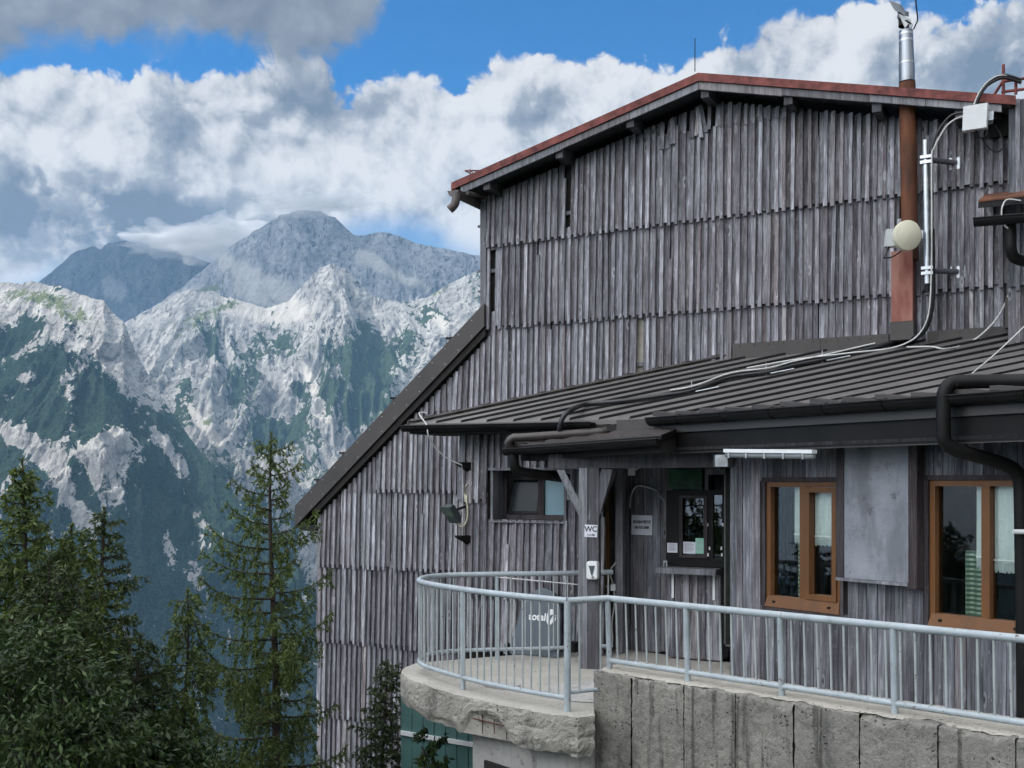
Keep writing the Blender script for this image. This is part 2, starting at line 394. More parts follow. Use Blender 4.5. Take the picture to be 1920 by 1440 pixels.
M = {}
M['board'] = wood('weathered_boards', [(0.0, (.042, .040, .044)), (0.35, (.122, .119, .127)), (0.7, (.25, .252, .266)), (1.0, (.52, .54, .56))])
M['batten'] = wood('weathered_battens', [(0.0, (.070, .067, .073)), (0.4, (.172, .168, .179)), (0.75, (.295, .297, .313)), (1.0, (.54, .56, .58))])
M['darkboard'] = wood('annex_boards', [(0.0, (.030, .030, .034)), (0.4, (.088, .090, .098)), (0.75, (.165, .172, .186)), (1.0, (.31, .325, .34))], grain=30)  # tones lowered to hold the shade and vignette over the annex
M['timber'] = wood('grey_timber', [(0.0, (.07, .07, .074)), (0.5, (.16, .16, .168)), (1.0, (.33, .335, .345))], grain=26, contrast=0.8)
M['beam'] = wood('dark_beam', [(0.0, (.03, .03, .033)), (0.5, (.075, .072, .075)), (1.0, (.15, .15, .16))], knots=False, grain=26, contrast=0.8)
M['ochre'] = wood('fresh_ochre_timber', [(0.0, (.13, .07, .03)), (0.5, (.24, .14, .065)), (1.0, (.33, .2, .1))], grain=20, contrast=0.6)
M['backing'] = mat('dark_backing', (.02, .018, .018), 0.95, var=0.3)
M['black'] = mat('black_sheet_metal', (.0075, .0072, .0075), 0.52, var=0.45, scale=3, bump=0.08, spec=0.2)
M['brown'] = mat('brown_sheet_metal', (.042, .036, .034), 0.45, var=0.25, scale=2.5, bump=0.05)
M['roofmetal'] = mat('roof_sheet_metal', (.125, .118, .116), 0.45, var=0.15, scale=1.6, bump=0.06, bscale=4)
M['red'] = mat('faded_red_metal', (.13, .032, .028), 0.65, var=0.5, scale=7, bump=0.15, tint=(.18, .055, .048), spec=.3)
M['rust'] = mat('rusty_pipe', (.050, .018, .011), 0.8, var=0.6, scale=5, bump=0.2, tint=(.115, .040, .016), stretch=(1, 1, 0.3))
M['steel'] = mat('galvanised_steel', (.52, .55, .58), 0.38, metal=0.9, var=0.18, scale=14, bump=0.05)
M['steelpipe'] = mat('stainless_flue', (.24, .26, .29), 0.36, metal=1.0, var=0.2, scale=6, bump=0.04, stretch=(1, 1, .2))
M['rail'] = painted('blue_grey_rail_paint', (.35, .40, .435))
M['baluster'] = painted('pale_rail_paint', (.37, .41, .42))
M['white'] = mat('white_paint', (.72, .74, .76), 0.5, var=0.06, scale=8, bump=0.03)
M['cream'] = mat('cream_plastic', (.62, .60, .47), 0.45, var=0.04, scale=5, bump=0.0)
M['whitecable'] = mat('white_cable', (.55, .55, .54), 0.55, var=0.15, scale=14, bump=0)
M['blackcable'] = mat('black_cable', (.014, .014, .017), 0.4, var=0.3, scale=10, bump=0)
M['orange'] = mat('orange_window_wood', (.128, .050, .011), 0.55, var=0.28, scale=5, bump=0.08, stretch=(1, 1, .25))
M['darktrim'] = wood('dark_trim', [(0.0, (.02, .017, .017)), (0.5, (.045, .038, .04)), (1.0, (.085, .08, .08))], knots=False)
M['conc'] = concrete('terrace_concrete', (.30, .285, .26), (.50, .48, .44), bump=0.6, spots=26)
M['concw'] = concrete('retaining_wall_concrete', (.13, .126, .117), (.34, .33, .30), bump=1.0, spots=30, stain=(.10, .098, .095), drip=.75)
M['concedge'] = concrete('broken_concrete', (.28, .27, .245), (.60, .58, .53), bump=1.3, spots=62, stain=(.20, .19, .175))
M['conccap'] = concrete('worn_concrete_top', (.34, .32, .285), (.56, .53, .47), bump=0.8, spots=34)
M['plaster'] = concrete('smooth_concrete', (.30, .295, .29), (.47, .465, .455), pits=False, bump=0.25, spots=9, stain=(.22, .21, .2), drip=.45)
M['board_panel'] = concrete('painted_panel', (.15, .16, .185), (.30, .32, .36), pits=False, bump=0.15, spots=5, stain=(.13, .14, .155))
M['glass'] = glass('window_glass')
M['frost'] = mat('milky_blue_pane', (.22, .36, .42), 0.25, var=0.05, scale=2, bump=0)
M['lace'] = mat('lace_curtain', (.76, .78, .765), 0.9, var=0.08, scale=30, bump=0.1)
M['paper'] = mat('paper_white', (.66, .68, .76), 0.8, var=0.03, scale=3, bump=0)
M['mint'] = mat('paper_mint', (.30, .58, .46), 0.8, var=0.04, scale=3, bump=0)
M['ink'] = mat('black_ink', (.015, .015, .018), 0.7, var=0.05, bump=0)
M['bluepanel'] = mat('slate_blue_board', (.062, .085, .108), 0.5, var=0.12, scale=3, bump=0.03)
M['teal'] = mat('teal_sheet', (.075, .165, .16), 0.55, var=0.25, scale=3, bump=0.05)
M['green'] = mat('green_sign', (.03, .13, .06), 0.5, var=0.5, scale=9, bump=0.0)
M['room'] = mat('dark_room', (.075, .08, .075), 0.9, var=0.3, bump=0)
# ================================================================ SETTING: mountains, valley, ground
def _grad(ix, iy, seed):
    h = (ix.astype(np.int64) * 374761393 + iy.astype(np.int64) * 668265263 + seed * 1442695041) & 0xffffffff
    h = ((h ^ (h >> 13)) * 1274126177) & 0xffffffff
    h = h ^ (h >> 16)
    a = (h & 0xffff) / 65536.0 * 2 * np.pi
    return np.cos(a), np.sin(a)
def perlin(x, y, seed=0):
    x0 = np.floor(x); y0 = np.floor(y); fx = x - x0; fy = y - y0
    u = fx ** 3 * (fx * (fx * 6 - 15) + 10); v = fy ** 3 * (fy * (fy * 6 - 15) + 10)
    def d(i, j):
        gx, gy = _grad(x0 + i, y0 + j, seed); return gx * (fx - i) + gy * (fy - j)
    a = d(0, 0) * (1 - u) + d(1, 0) * u; b = d(0, 1) * (1 - u) + d(1, 1) * u
    return (a * (1 - v) + b * v) * 1.5
def fbm(x, y, oct=5, seed=0, gain=0.5, lac=2.03):
    s = 0; a = 1; n = 0
    for k in range(oct):
        s = s + a * perlin(x, y, seed + k); n += a; a *= gain; x = x * lac + 3.7; y = y * lac - 1.9
    return s / n
def ridged(x, y, oct=5, seed=0, gain=0.52, lac=2.07):
    s = 0; a = 1; n = 0; wgt = 1
    for k in range(oct):
        r = (1 - np.abs(perlin(x, y, seed + k))) ** 2 * wgt
        wgt = np.clip(r * 1.6, 0, 1); s = s + a * r; n += a; a *= gain; x = x * lac + 5.3; y = y * lac + 2.1
    return s / n
def sstep(x, a, b):
    t = np.clip((x - a) / (b - a), 0, 1); return t * t * (3 - 2 * t)
def interp(pts, x):
    p = np.array(pts, dtype=float); return np.interp(x, p[:, 0], p[:, 1])
def blobs(px, py, lst):
    s = np.zeros_like(px)
    for bx, by, rx, ry, ang, k in lst:
        ca, sa = math.cos(R(ang)), math.sin(R(ang)); dx, dy = px - bx, py - by
        s += k * np.exp(-(((dx * ca + dy * sa) / rx) ** 2 + ((-dx * sa + dy * ca) / ry) ** 2))
    return s

def rockmat(name, rock_lo, rock_hi, veg, veg2, SCREE=1.0):
    m = bpy.data.materials.new(name); m.use_nodes = True; t = NT(m.node_tree)
    co = t.node('ShaderNodeTexCoord').outputs['Object']
    def at(n): return t.node('ShaderNodeAttribute', attribute_name=n).outputs['Fac']
    n1 = t.noise(t.node('ShaderNodeMapping', i_Vector=co, i_Rotation=(0.0, 0.35, 0.2), i_Scale=(1, .4, .6)).outputs[0], 0.012, 9, 0.66, 0.7)
    n2 = t.noise(co, 0.045, 7, 0.7); n3 = t.noise(co, 0.16, 4, 0.6)
    rock = t.ramp(n1, [(0.28, rock_lo), (0.47, tuple((a + b) * .52 for a, b in zip(rock_lo, rock_hi))), (0.66, rock_hi)])
    n4 = t.noise(t.node('ShaderNodeMapping', i_Vector=co, i_Rotation=(0, 0.25, 0.2), i_Scale=(1, .25, .35)).outputs[0], 0.045, 7, 0.68, 0.9)
    dark = tuple(x * 0.42 for x in rock_lo)
    rock = t.mix(t.smooth(n2, 0.49, 0.62, 0.0, 0.55), rock, tuple(x * 0.75 for x in rock_lo))
    rock = t.mix(t.smooth(n4, 0.53, 0.61, 0.0, 0.75), rock, dark)
    rock = t.mix(t.smooth(n3, 0.56, 0.64, 0.0, 0.30), rock, dark)
    green = t.mix(t.smooth(n3, 0.38, 0.62), veg, veg2)
    grass = t.mix(n2, (.085, .11, .045), (.15, .165, .085))
    scree = t.mix(n2, (.35, .335, .31), (.42, .405, .385))
    v = t.math('ADD', at('veg'), t.math('ADD', t.math('MULTIPLY', t.math('SUBTRACT', n2, 0.5), 1.6), t.math('ADD', t.math('MULTIPLY', t.math('SUBTRACT', n1, 0.5), 1.1), t.math('MULTIPLY', t.math('SUBTRACT', n4, 0.5), 1.0))))
    gr = t.math('ADD', at('grass'), t.math('ADD', t.math('MULTIPLY', t.math('SUBTRACT', n2, 0.5), 1.6), t.math('MULTIPLY', t.math('SUBTRACT', n4, 0.5), 1.0)))
    sc = t.math('ADD', at('scree'), t.math('ADD', t.math('MULTIPLY', t.math('SUBTRACT', n1, 0.5), 1.3), t.math('MULTIPLY', t.math('SUBTRACT', n2, 0.5), 0.7)))
    c = t.mix(t.smooth(sc, 0.34, 0.80, 0.0, SCREE), rock, scree)
    c = t.mix(t.smooth(gr, 0.46, 0.60), c, grass)
    c = t.mix(t.smooth(v, 0.46, 0.53), c, green)
    d = t.node('ShaderNodeBsdfDiffuse', i_Color=c, i_Roughness=0.6)
    h = t.math('ADD', t.math('MULTIPLY', n1, 34.0), t.math('ADD', t.math('MULTIPLY', n2, 8.0), t.math('MULTIPLY', n3, 3.5)))
    t.put(d, 'Normal', t.node('ShaderNodeBump', i_Strength=1.0, i_Distance=1.0, i_Height=h).outputs[0])
    t.node('ShaderNodeOutputMaterial', i_Surface=d.outputs[0])
    return m

def mountain(name, m, ridge, far, near, foot, prof, rows, amp, wl, rib, seed, cols=(-420, 1240, 3.0), back=1.25, marks=None, crest=0.25):
    """terrain sheet: crest line at bearing/elevation given by ridge, slopes down towards the valley and away behind"""
    px = np.arange(cols[0], cols[1], cols[2]); t = np.concatenate([np.linspace(0, 1, rows), np.linspace(1, back, rows // 6)[1:]])
    PX, T = np.meshgrid(px, t)
    D = interp(far, PX); Dn = interp(near, PX)
    Y = Dn + (D - Dn) * T; X = (PX - CX) / FPX * Y
    zr = (HY - interp(ridge, PX)) / FPX * D + CAMZ
    zf = interp(foot, PX)
    tt = np.clip(T, 0, 1)
    Z = zf + (zr - zf) * prof(tt)
    Z = np.where(T > 1, zr - (T - 1) * (zr - zf) * 2.2, Z)
    env = np.where(T < 1, (1 - tt) ** 0.6 * sstep(tt, 0, 0.08), 0) * (1 - crest) + crest
    PY0 = HY - (Z - CAMZ) / Y * FPX
    zero = np.zeros_like(PX)
    damp = 1 - .8 * sstep(marks(PX, PY0, zero, zero + .5, zero)[2], .45, .9)
    wx = X + 0.35 * wl * fbm(X / wl, Y / wl, 3, seed + 50); wy = Y + 0.35 * wl * fbm(X / wl + 9, Y / wl, 3, seed + 60)
    big = ridged(wx / wl, wy / wl, 5, seed, 0.5) - 0.5
    ax = wx + .30 * wy
    ribs = ridged(ax / rib, wy / (rib * 3.6), 4, seed + 20, 0.5) - 0.5
    rib2 = ridged(ax / (rib * .33), wy / (rib * 1.1), 4, seed + 25, 0.55) - 0.5
    fine = ridged(wx / (wl * .10), wy / (wl * .10), 4, seed + 30, 0.6) - 0.5
    Z = Z + amp * (big * env + ribs * 0.95 * env + damp * (rib2 * .34 + fine * .20) * (sstep(T, 0, .1) * (1 - .86 * sstep(T, .84, 1.0)) * (T < 1.02)))
    PY = HY - (Z - CAMZ) / Y * FPX
    gz_t, gz_x = np.gradient(Z); slope = np.abs(gz_t) / (np.abs(np.gradient(Y, axis=0)) + 1e-6)
    n = fbm((X + .5 * Y) / (wl * .22), (Y - .4 * X) / (wl * .45), 5, seed + 40, 0.62) * 0.8
    veg, grass, scree = marks(PX, PY, n, slope, big)
    nr, nc = X.shape; idx = np.arange(nr * nc).reshape(nr, nc)
    F = np.stack([idx[:-1, :-1], idx[:-1, 1:], idx[1:, 1:], idx[1:, :-1]], -1).reshape(-1, 4)
    V = np.stack([X, Y, Z], -1).reshape(-1, 3)
    return npmesh(name, V, F, m, kind='structure', smooth=True, attrs={'veg': veg.ravel(), 'grass': grass.ravel(), 'scree': scree.ravel()})

VEG, VEG2 = (.024, .038, .024), (.046, .064, .036)
m_rock = rockmat('limestone_massif', (.115, .116, .122), (.39, .385, .37), VEG, VEG2)
m_peak = rockmat('high_grey_rock', (.11, .115, .13), (.35, .355, .365), VEG, VEG2, .75)
m_far = rockmat('far_shaded_rock', (.045, .05, .062), (.115, .117, .13), VEG, VEG2, .22)  # low rock tones carry the cloud shade on the far peak
m_hill = rockmat('forested_hill', (.14, .138, .142), (.46, .45, .43), (.016, .028, .021), (.034, .052, .034))

def marks_far(px, py, n, sl, big):
    sc = blobs(px, py, [(225, 545, 30, 26, 20, .8), (200, 530, 12, 30, -10, .6), (130, 520, 20, 14, 20, .3)]) + n * .3
    return np.zeros_like(px), np.zeros_like(px), sc
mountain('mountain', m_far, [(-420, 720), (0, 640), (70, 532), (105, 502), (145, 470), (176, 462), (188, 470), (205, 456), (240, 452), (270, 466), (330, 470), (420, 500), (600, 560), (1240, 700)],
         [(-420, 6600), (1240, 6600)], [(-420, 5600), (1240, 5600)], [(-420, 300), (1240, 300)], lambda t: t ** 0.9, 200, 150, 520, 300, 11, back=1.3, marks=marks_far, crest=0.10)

def marks_peak(px, py, n, sl, big):
    sc = blobs(px, py, [(500, 545, 70, 38, 10, 1.2), (440, 500, 18, 70, -55, .8), (330, 560, 70, 10, -25, .9), (740, 512, 90, 16, 25, .9), (690, 480, 30, 18, 25, .6), (560, 470, 14, 40, 30, .3)]) + n * .35
    gr = blobs(px, py, [(390, 545, 50, 14, -25, .7), (620, 478, 40, 10, -20, .5)]) + n * .3
    return np.zeros_like(px) - .3, gr, sc
mountain('mountain', m_peak, [(-420, 760), (100, 660), (240, 604), (300, 566), (340, 540), (400, 492), (440, 458), (480, 432), (530, 404), (560, 395), (600, 396), (628, 408), (650, 430), (664, 441), (690, 440), (718, 435), (745, 442), (800, 461), (860, 474), (910, 481), (1000, 500), (1240, 600)],
         [(-420, 5300), (1240, 5300)], [(-420, 4350), (1240, 4350)], [(-420, 250), (1240, 250)], lambda t: 0.85 * t + 0.15 * t ** 3, 300, 175, 560, 260, 23, marks=marks_peak, crest=0.07)

def marks_mid(px, py, n, sl, big):
    low = sstep(py, 790, 1010)
    v = 0.06 + 0.68 * low + .18 * sstep(py, 590, 640) * sstep(px, 380, 480)  + blobs(px, py, [(500, 640, 55, 36, 20, .75), (455, 690, 50, 30, -35, .55), (540, 735, 70, 26, 10, .5), (610, 640, 30, 60, 15, .5), (690, 655, 55, 45, 35, .75), (770, 650, 60, 25, 30, .55), (660, 720, 60, 60, -40, .7), (745, 705, 50, 50, -40, .6), (590, 800, 120, 40, -10, .75), (500, 820, 40, 40, 0, .6),
        (360, 850, 60, 60, 40, .6), (640, 600, 50, 10, 20, .4), (800, 575, 60, 12, 10, .35), (400, 640, 26, 60, 40, .35), (330, 700, 20, 80, -35, .35)])
    v -= blobs(px, py, [(520, 690, 30, 26, 0, .5), (640, 560, 80, 30, 20, .8), (820, 640, 60, 25, -30, .6), (590, 740, 14, 60, -20, 1.0), (600, 790, 30, 18, 0, .5), (400, 820, 34, 22, 30, .7), (330, 1000, 10, 70, 5, 1.0), (335, 1055, 22, 18, 0, .7), (255, 960, 40, 20, 0, .5), (330, 950, 26, 22, 0, .7), (430, 940, 18, 12, 30, .6), (710, 870, 80, 30, -40, .4), (290, 770, 16, 70, -35, .5)])
    sc = blobs(px, py, [(495, 572, 85, 34, 8, 1.5), (590, 730, 11, 75, -22, 1.2), (385, 800, 12, 75, -40, 1.2), (610, 780, 40, 10, 10, .6), (330, 1000, 6, 60, 0, .9), (820, 600, 60, 14, 35, .7), (440, 575, 50, 6, -20, .6), (690, 585, 60, 14, 10, .7)]) + n * .35
    gr = blobs(px, py, [(400, 585, 70, 18, -20, .65), (470, 720, 16, 50, -25, .6), (590, 660, 14, 40, -20, .5), (810, 550, 60, 10, -15, .6), (390, 790, 16, 16, 0, .7), (330, 640, 60, 30, 0, .4), (560, 520, 50, 14, -40, .4)]) + n * .5
    return 0.06 + v * .85 + n * 2.0 - 0.25 * big + np.clip(0.9 - sl, -.5, .3) * .5, gr, sc
mountain('mountain', m_rock, [(-420, 760), (100, 690), (200, 640), (240, 606), (300, 574), (350, 548), (400, 540), (450, 556), (500, 572), (540, 560), (575, 530), (600, 507), (625, 496), (648, 502), (672, 526), (700, 548), (750, 562), (800, 552), (840, 524), (870, 510), (905, 502), (960, 500), (1040, 520), (1240, 620)],
         [(-420, 4300), (600, 4150), (1240, 4000)], [(-420, 1900), (300, 2000), (1240, 1700)], [(-420, -800), (1240, -780)], lambda t: 0.62 * t + 0.38 * t ** 2.2, 620, 185, 640, 250, 37, cols=(-420, 1240, 2.5), marks=marks_mid, crest=0.10)

def marks_hill(px, py, n, sl, big):
    v = 0.15 + 0.75 * sstep(py - np.clip(px - 60, 0, 400) * .30, 610, 690)
    v += blobs(px, py, [(20, 640, 40, 30, 0, .4), (120, 610, 60, 14, 10, .3)])
    v -= blobs(px, py, [(195, 840, 62, 44, 25, .95), (170, 880, 7, 50, -20, .7), (30, 815, 60, 26, 15, .9), (95, 870, 70, 24, 40, .9), (215, 640, 30, 66, -25, .9), (270, 720, 26, 80, -35, .8), (150, 960, 60, 18, 52, .8), (60, 710, 26, 12, 0, .5), (130, 705, 20, 10, 0, .5), (140, 740, 30, 12, 30, .4), (300, 820, 14, 70, -33, .6), (30, 640, 60, 24, 0, .3)])
    gr = blobs(px, py, [(60, 556, 80, 22, 5, .7), (140, 590, 50, 24, 20, .6), (90, 620, 60, 20, 0, .3)]) + n * .5
    sc = n * .3 + blobs(px, py, [(70, 590, 16, 6, 0, .5), (160, 880, 6, 50, -20, .9)])
    return v + n * 1.5 - 0.25 * big, gr, sc
mountain('hill', m_hill, [(-420, 560), (-100, 538), (0, 531), (60, 532), (115, 536), (150, 548), (176, 562), (195, 566), (212, 590), (232, 606), (252, 652), (300, 738), (350, 812), (420, 900), (480, 980), (560, 1070), (650, 1180), (800, 1380), (1240, 1700)],
         [(-420, 3300), (0, 3300), (240, 3050), (560, 2500), (1240, 2000)], [(-420, 1350), (1240, 1350)], [(-420, -760), (240, -760), (700, -760), (1240, -720)], lambda t: 0.8 * t + 0.2 * t * t, 520, 150, 520, 230, 53, cols=(-420, 900, 2.5), marks=marks_hill, crest=0.06)

# valley floor and the lodge's own mountainside, as one sheet to the horizon
def ground_height(X, Y):
    base = -2.7 - 0.55 * np.clip(Y - 15, 0, None) - 0.32 * np.clip(-X - 3, 0, None)
    base = np.maximum(base, -760)
    yard = sstep(X, -0.6, 0.3) * sstep(Y, 11.5, 9.9)                    # the yard in front of the retaining wall
    yard = np.maximum(yard, sstep(Y, 5.5, 3.5) * sstep(X, -4.5, -2.0))
    lvl = -0.95 + 1.25 * sstep(Y, 5.5, 1.5)
    up = np.clip(-(Y + 5), 0, None) * 0.28 + np.clip(X - 16, 0, None) * 0.22
    up = np.where(Y < 30, up, up * np.exp(-np.clip(Y - 30, 0, None) / 300))
    return base * (1 - yard) + yard * lvl + np.minimum(up, 420)
gx = np.concatenate([-np.geomspace(9000, 8, 60), np.linspace(-7.5, 12, 90), np.geomspace(12.5, 9000, 60)])
gy = np.concatenate([-np.geomspace(6000, 8, 40), np.linspace(-7.5, 20, 90), np.geomspace(20.5, 12000, 70)])
GX, GY = np.meshgrid(gx, gy); GZ = ground_height(GX, GY)
far_ = sstep(np.hypot(GX, GY), 18, 200); GZ = GZ + far_ * 14 * fbm(GX / 160, GY / 160, 4, 5) + 0.12 * fbm(GX / 1.7, GY / 1.7, 3, 6) * (GZ < -1)
GZ = np.where(GY > 900, np.minimum(GZ, -700), GZ)
idx = np.arange(GX.size).reshape(GX.shape)
m_ground = rockmat('grassy_ground', (.12, .115, .10), (.26, .25, .22), (.020, .034, .014), (.045, .06, .025))
GF = np.stack([idx[:-1, :-1], idx[:-1, 1:], idx[1:, 1:], idx[1:, :-1]], -1).reshape(-1, 4)
one = np.ones(GX.size)
ground = npmesh('ground', np.stack([GX, GY, GZ - 0.02], -1).reshape(-1, 3), GF, m_ground, kind='structure', smooth=True,
                attrs={'veg': one * 0.75, 'grass': one * 0.6, 'scree': one * 0})
def gz(x, y): return float(ground_height(np.array([x]), np.array([y]))[0])

# unseen clouds added towards the sun to shade summit, valley and lodge
def cloud(pos, rx, ry, rz, seed):
    import bmesh
    bm = bmesh.new(); bmesh.ops.create_icosphere(bm, subdivisions=5, radius=1)
    from mathutils import noise as mn
    for v in bm.verts:
        p = v.co.copy()
        k = 1 + 0.42 * mn.fractal(p * 1.6 + Vector((seed, 0, 0)), 1.0, 2.0, 6)
        v.co = Vector((p.x * rx * k, p.y * ry * k, p.z * rz * (k if p.z > 0 else k * 0.5)))
    me = bpy.data.meshes.new('shade_clouds'); bm.to_mesh(me); bm.free()
    for p in me.polygons: p.use_smooth = True
    o = bpy.data.objects.new('sky', me); COL.objects.link(o); o.location = pos; me.materials.append(M_CLOUD)  # opaque cloud body, added out of view as a sun blocker
    o['kind'] = 'structure'; return o
M_CLOUD = mat('cloud_white', (.85, .86, .88), 1.0, var=0.04, scale=0.004, bump=0, spec=0.0)
def over_(x, y, z, t): return Vector((x, y, z)) + to_sun * t
cloud(over_(-1200, 5250, 1050, 3000), 900, 330, 130, 3)
cloud(over_(-300, 5250, 900, 3000), 700, 260, 120, 8)
cloud(over_(-2500, 6500, 1150, 4900), 1000, 800, 140, 21)
cloud(over_(-520, 2050, -430, 3500), 520, 420, 90, 14)
cloud(over_(-1000, 2350, -200, 3300), 260, 190, 70, 33)
cloud(over_(1, 12, 2, 2650), 110, 95, 40, 41)

# mist clinging to the summits
def mist(pos, rx, ry, rz, seed, dens):
    import bmesh
    from mathutils import noise as mn
    bm = bmesh.new(); bmesh.ops.create_icosphere(bm, subdivisions=5, radius=1)
    for v in bm.verts:
        p = v.co.copy(); k = 1 + 0.55 * mn.fractal(p * 1.9 + Vector((seed, 2, 0)), 0.75, 2.0, 7)
        v.co = Vector((p.x * rx * k, p.y * ry * k, p.z * rz * k))
    me = bpy.data.meshes.new('mist'); bm.to_mesh(me); bm.free()
    o = bpy.data.objects.new('mist', me); COL.objects.link(o); o.location = pos; o['kind'] = 'stuff'
    m = bpy.data.materials.new('mist_air'); m.use_nodes = True; t = NT(m.node_tree)
    pv = t.node('ShaderNodeVolumePrincipled', i_Color=(.97, .98, 1.0, 1), i_Density=dens); t.node('ShaderNodeOutputMaterial', i_Volume=pv.outputs[0]); me.materials.append(m)
MISTS = [(W(572, 384, 5120), 190, 110, 42, 1, .006), (W(640, 376, 5160), 170, 100, 40, 3, .005), (W(318, 452, 5900), 260, 150, 80, 7, .006), (W(395, 448, 5600), 260, 150, 95, 12, .006)]
for q in MISTS: mist(*q)
# ================================================================ THE GABLED LODGE
TH = math.atan(2000 / 3610)
def frame_at(px, Z, th): return Fr((px - CX) / FPX * Z, Z, th)
FG = frame_at(908, 52900 / 3558, TH)                 # upper gable wall
FL = frame_at(862, 48545 / 3512, TH)                 # annex wall with the small window
FRC = frame_at(1150, 50630 / 3800, TH)               # wall at the back of the entrance recess
FA = frame_at(1372, 21149 / 1852, math.atan(2000 / 1440))   # annex wall with the orange windows

def rect(F, px0, px1, py0, py1, off=0.0):
    s0, s1 = F.s_of(px0, off), F.s_of(px1, off); pm = (px0 + px1) / 2
    return s0, s1, F.z_of(pm, py1, off), F.z_of(pm, py0, off)

def clad(mb, mbat, F, s0, s1, rows, ztop, holes=(), period=0.094, skip=None, o=0.0, zmin=None):
    """rows of upright boards with battens over the joints, each row lapping over the one below"""
    k = 0; s = s0
    while s < s1 - 0.02:
        w = period * rnd.uniform(0.86, 1.14)
        lim = ztop(s + w / 2)
        for zb, zt in rows:
            if zb > lim - 0.06: continue
            top = min(zt + 0.08, lim)
            if zmin and top < zmin(s): continue
            zb_ = zb + rnd.uniform(-0.006, 0.006)
            spans = [(zb_, top)]
            for (h0, h1, hz0, hz1) in holes:
                if s + w > h0 and s < h1:
                    nx = []
                    for a, b in spans:
                        if hz0 > a: nx.append((a, min(b, hz0)))
                        if hz1 < b: nx.append((max(a, hz1), b))
                    spans = [q for q in nx if q[1] - q[0] > 0.02]
            for a, b in spans:
                if skip and skip(s + w / 2, (a + b) / 2): continue
                full = (b - a) > 0.5
                t = 0.046 if full else 0.012
                j = rnd.uniform(-0.004, 0.004)
                ln = rnd.gauss(0, 0.004)
                low = a == zb_
                mb.box(F, s + 0.004, s + w - 0.016, o + 0.004 + j, o + 0.020 + j, a, b, tilt=t, lean=ln)
                if rnd.random() < 0.985:
                    bw = rnd.uniform(0.036, 0.048)
                    drop = rnd.uniform(0.036, 0.054) if low else 0.0
                    if rnd.random() < 0.05 and full: b2 = a + (b - a) * rnd.uniform(0.5, 0.95)
                    else: b2 = b
                    mbat.box(F, s + w - 0.006 - bw / 2, s + w - 0.006 + bw / 2, o + 0.021 + j, o + 0.054 + j + rnd.uniform(0, 0.006), a - drop, b2, tilt=t, lean=rnd.gauss(0, 0.006))
        s += w; k += 1

base = FG.P(2.5, 0, -2.3)
lodge = empty('mountain_lodge', base, 'tall gabled mountain lodge clad in weathered grey boards with a red edged roof', 'building')

# roof lines in the gable frame (overhang 0.4 m)
OH = 0.40
rl = (FG.s_of(849, OH), FG.z_of(849, 344, OH)); rp = (FG.s_of(1310, OH), FG.z_of(1310, 139, OH)); rr = (FG.s_of(1902, OH), FG.z_of(1902, 182, OH))
def roof_z(s):
    if s < rp[0]: return rl[1] + (rp[1] - rl[1]) * (s - rl[0]) / (rp[0] - rl[0])
    return rp[1] + (rr[1] - rp[1]) * (s - rp[0]) / (rr[0] - rp[0])
OS = 0.15
ka = (FG.s_of(553, OS), FG.z_of(553, 951, OS)); kb = (FG.s_of(908, OS), FG.z_of(908, 571, OS))
def rake_z(s): return ka[1] + (kb[1] - ka[1]) * (s - ka[0]) / (kb[0] - ka[0])
sLow = FG.s_of(597); sR = FG.s_of(1891)
def wall_top(s):
    if s < 0.0: return rake_z(s) - 0.42
    return roof_z(s) - 0.22
RB = [6.49, 5.36, 4.23, 3.10, 1.97, 0.84, -0.29, -1.42, -2.6]
rows = [(RB[0], 9.0)] + [(RB[i], RB[i - 1]) for i in range(1, len(RB))]
slots = [(FG.s_of(1060), FG.s_of(1069.5), FG.z_of(1064, 428), FG.z_of(1064, 300)), (FG.s_of(1200), FG.s_of(1211), FG.z_of(1205, 702), FG.z_of(1205, 596)), (FG.s_of(923), FG.s_of(929), FG.z_of(926, 585), FG.z_of(926, 470)),
         (FG.s_of(1294), FG.s_of(1336), FG.z_of(1310, 244), FG.z_of(1310, 176)), (FG.s_of(1240), FG.s_of(1262), FG.z_of(1250, 252), FG.z_of(1250, 190))]
def skip_g(s, z): return any(a < s < b and c < z < d for a, b, c, d in slots)
slots = [((a + b) / 2 - .003, (a + b) / 2 + .003, c, d) if b - a < .2 else (a, b, c, d) for a, b, c, d in slots]
mb, mt = MB(), MB()
holes_g = [(a, b, c, d) for a, b, c, d in slots]
clad(mb, mt, FG, sLow, sR, rows, wall_top, holes=holes_g, zmin=lambda s: 2.3 if s > 0.7 else -9)
# loose tilted boards under the ridge
for (x, ang, wd, ln) in [(1240, .02, .06, .34), (1252, .10, .05, .36), (1262, -.06, .06, .33), (1296, .03, .06, .36), (1306, .05, .05, .35), (1315, -.16, .055, .40), (1324, -.22, .05, .36), (1330, .02, .04, .34)]:
    s_ = FG.s_of(x); zt = wall_top(s_) - 0.02
    mb.box(FG, s_, s_ + wd, 0.045, 0.062, zt - ln, zt, tilt=0.02, lean=ang * ln)
mb.build('board_cladding', M['board'], lodge); mt.build('batten_strips', M['batten'], lodge)
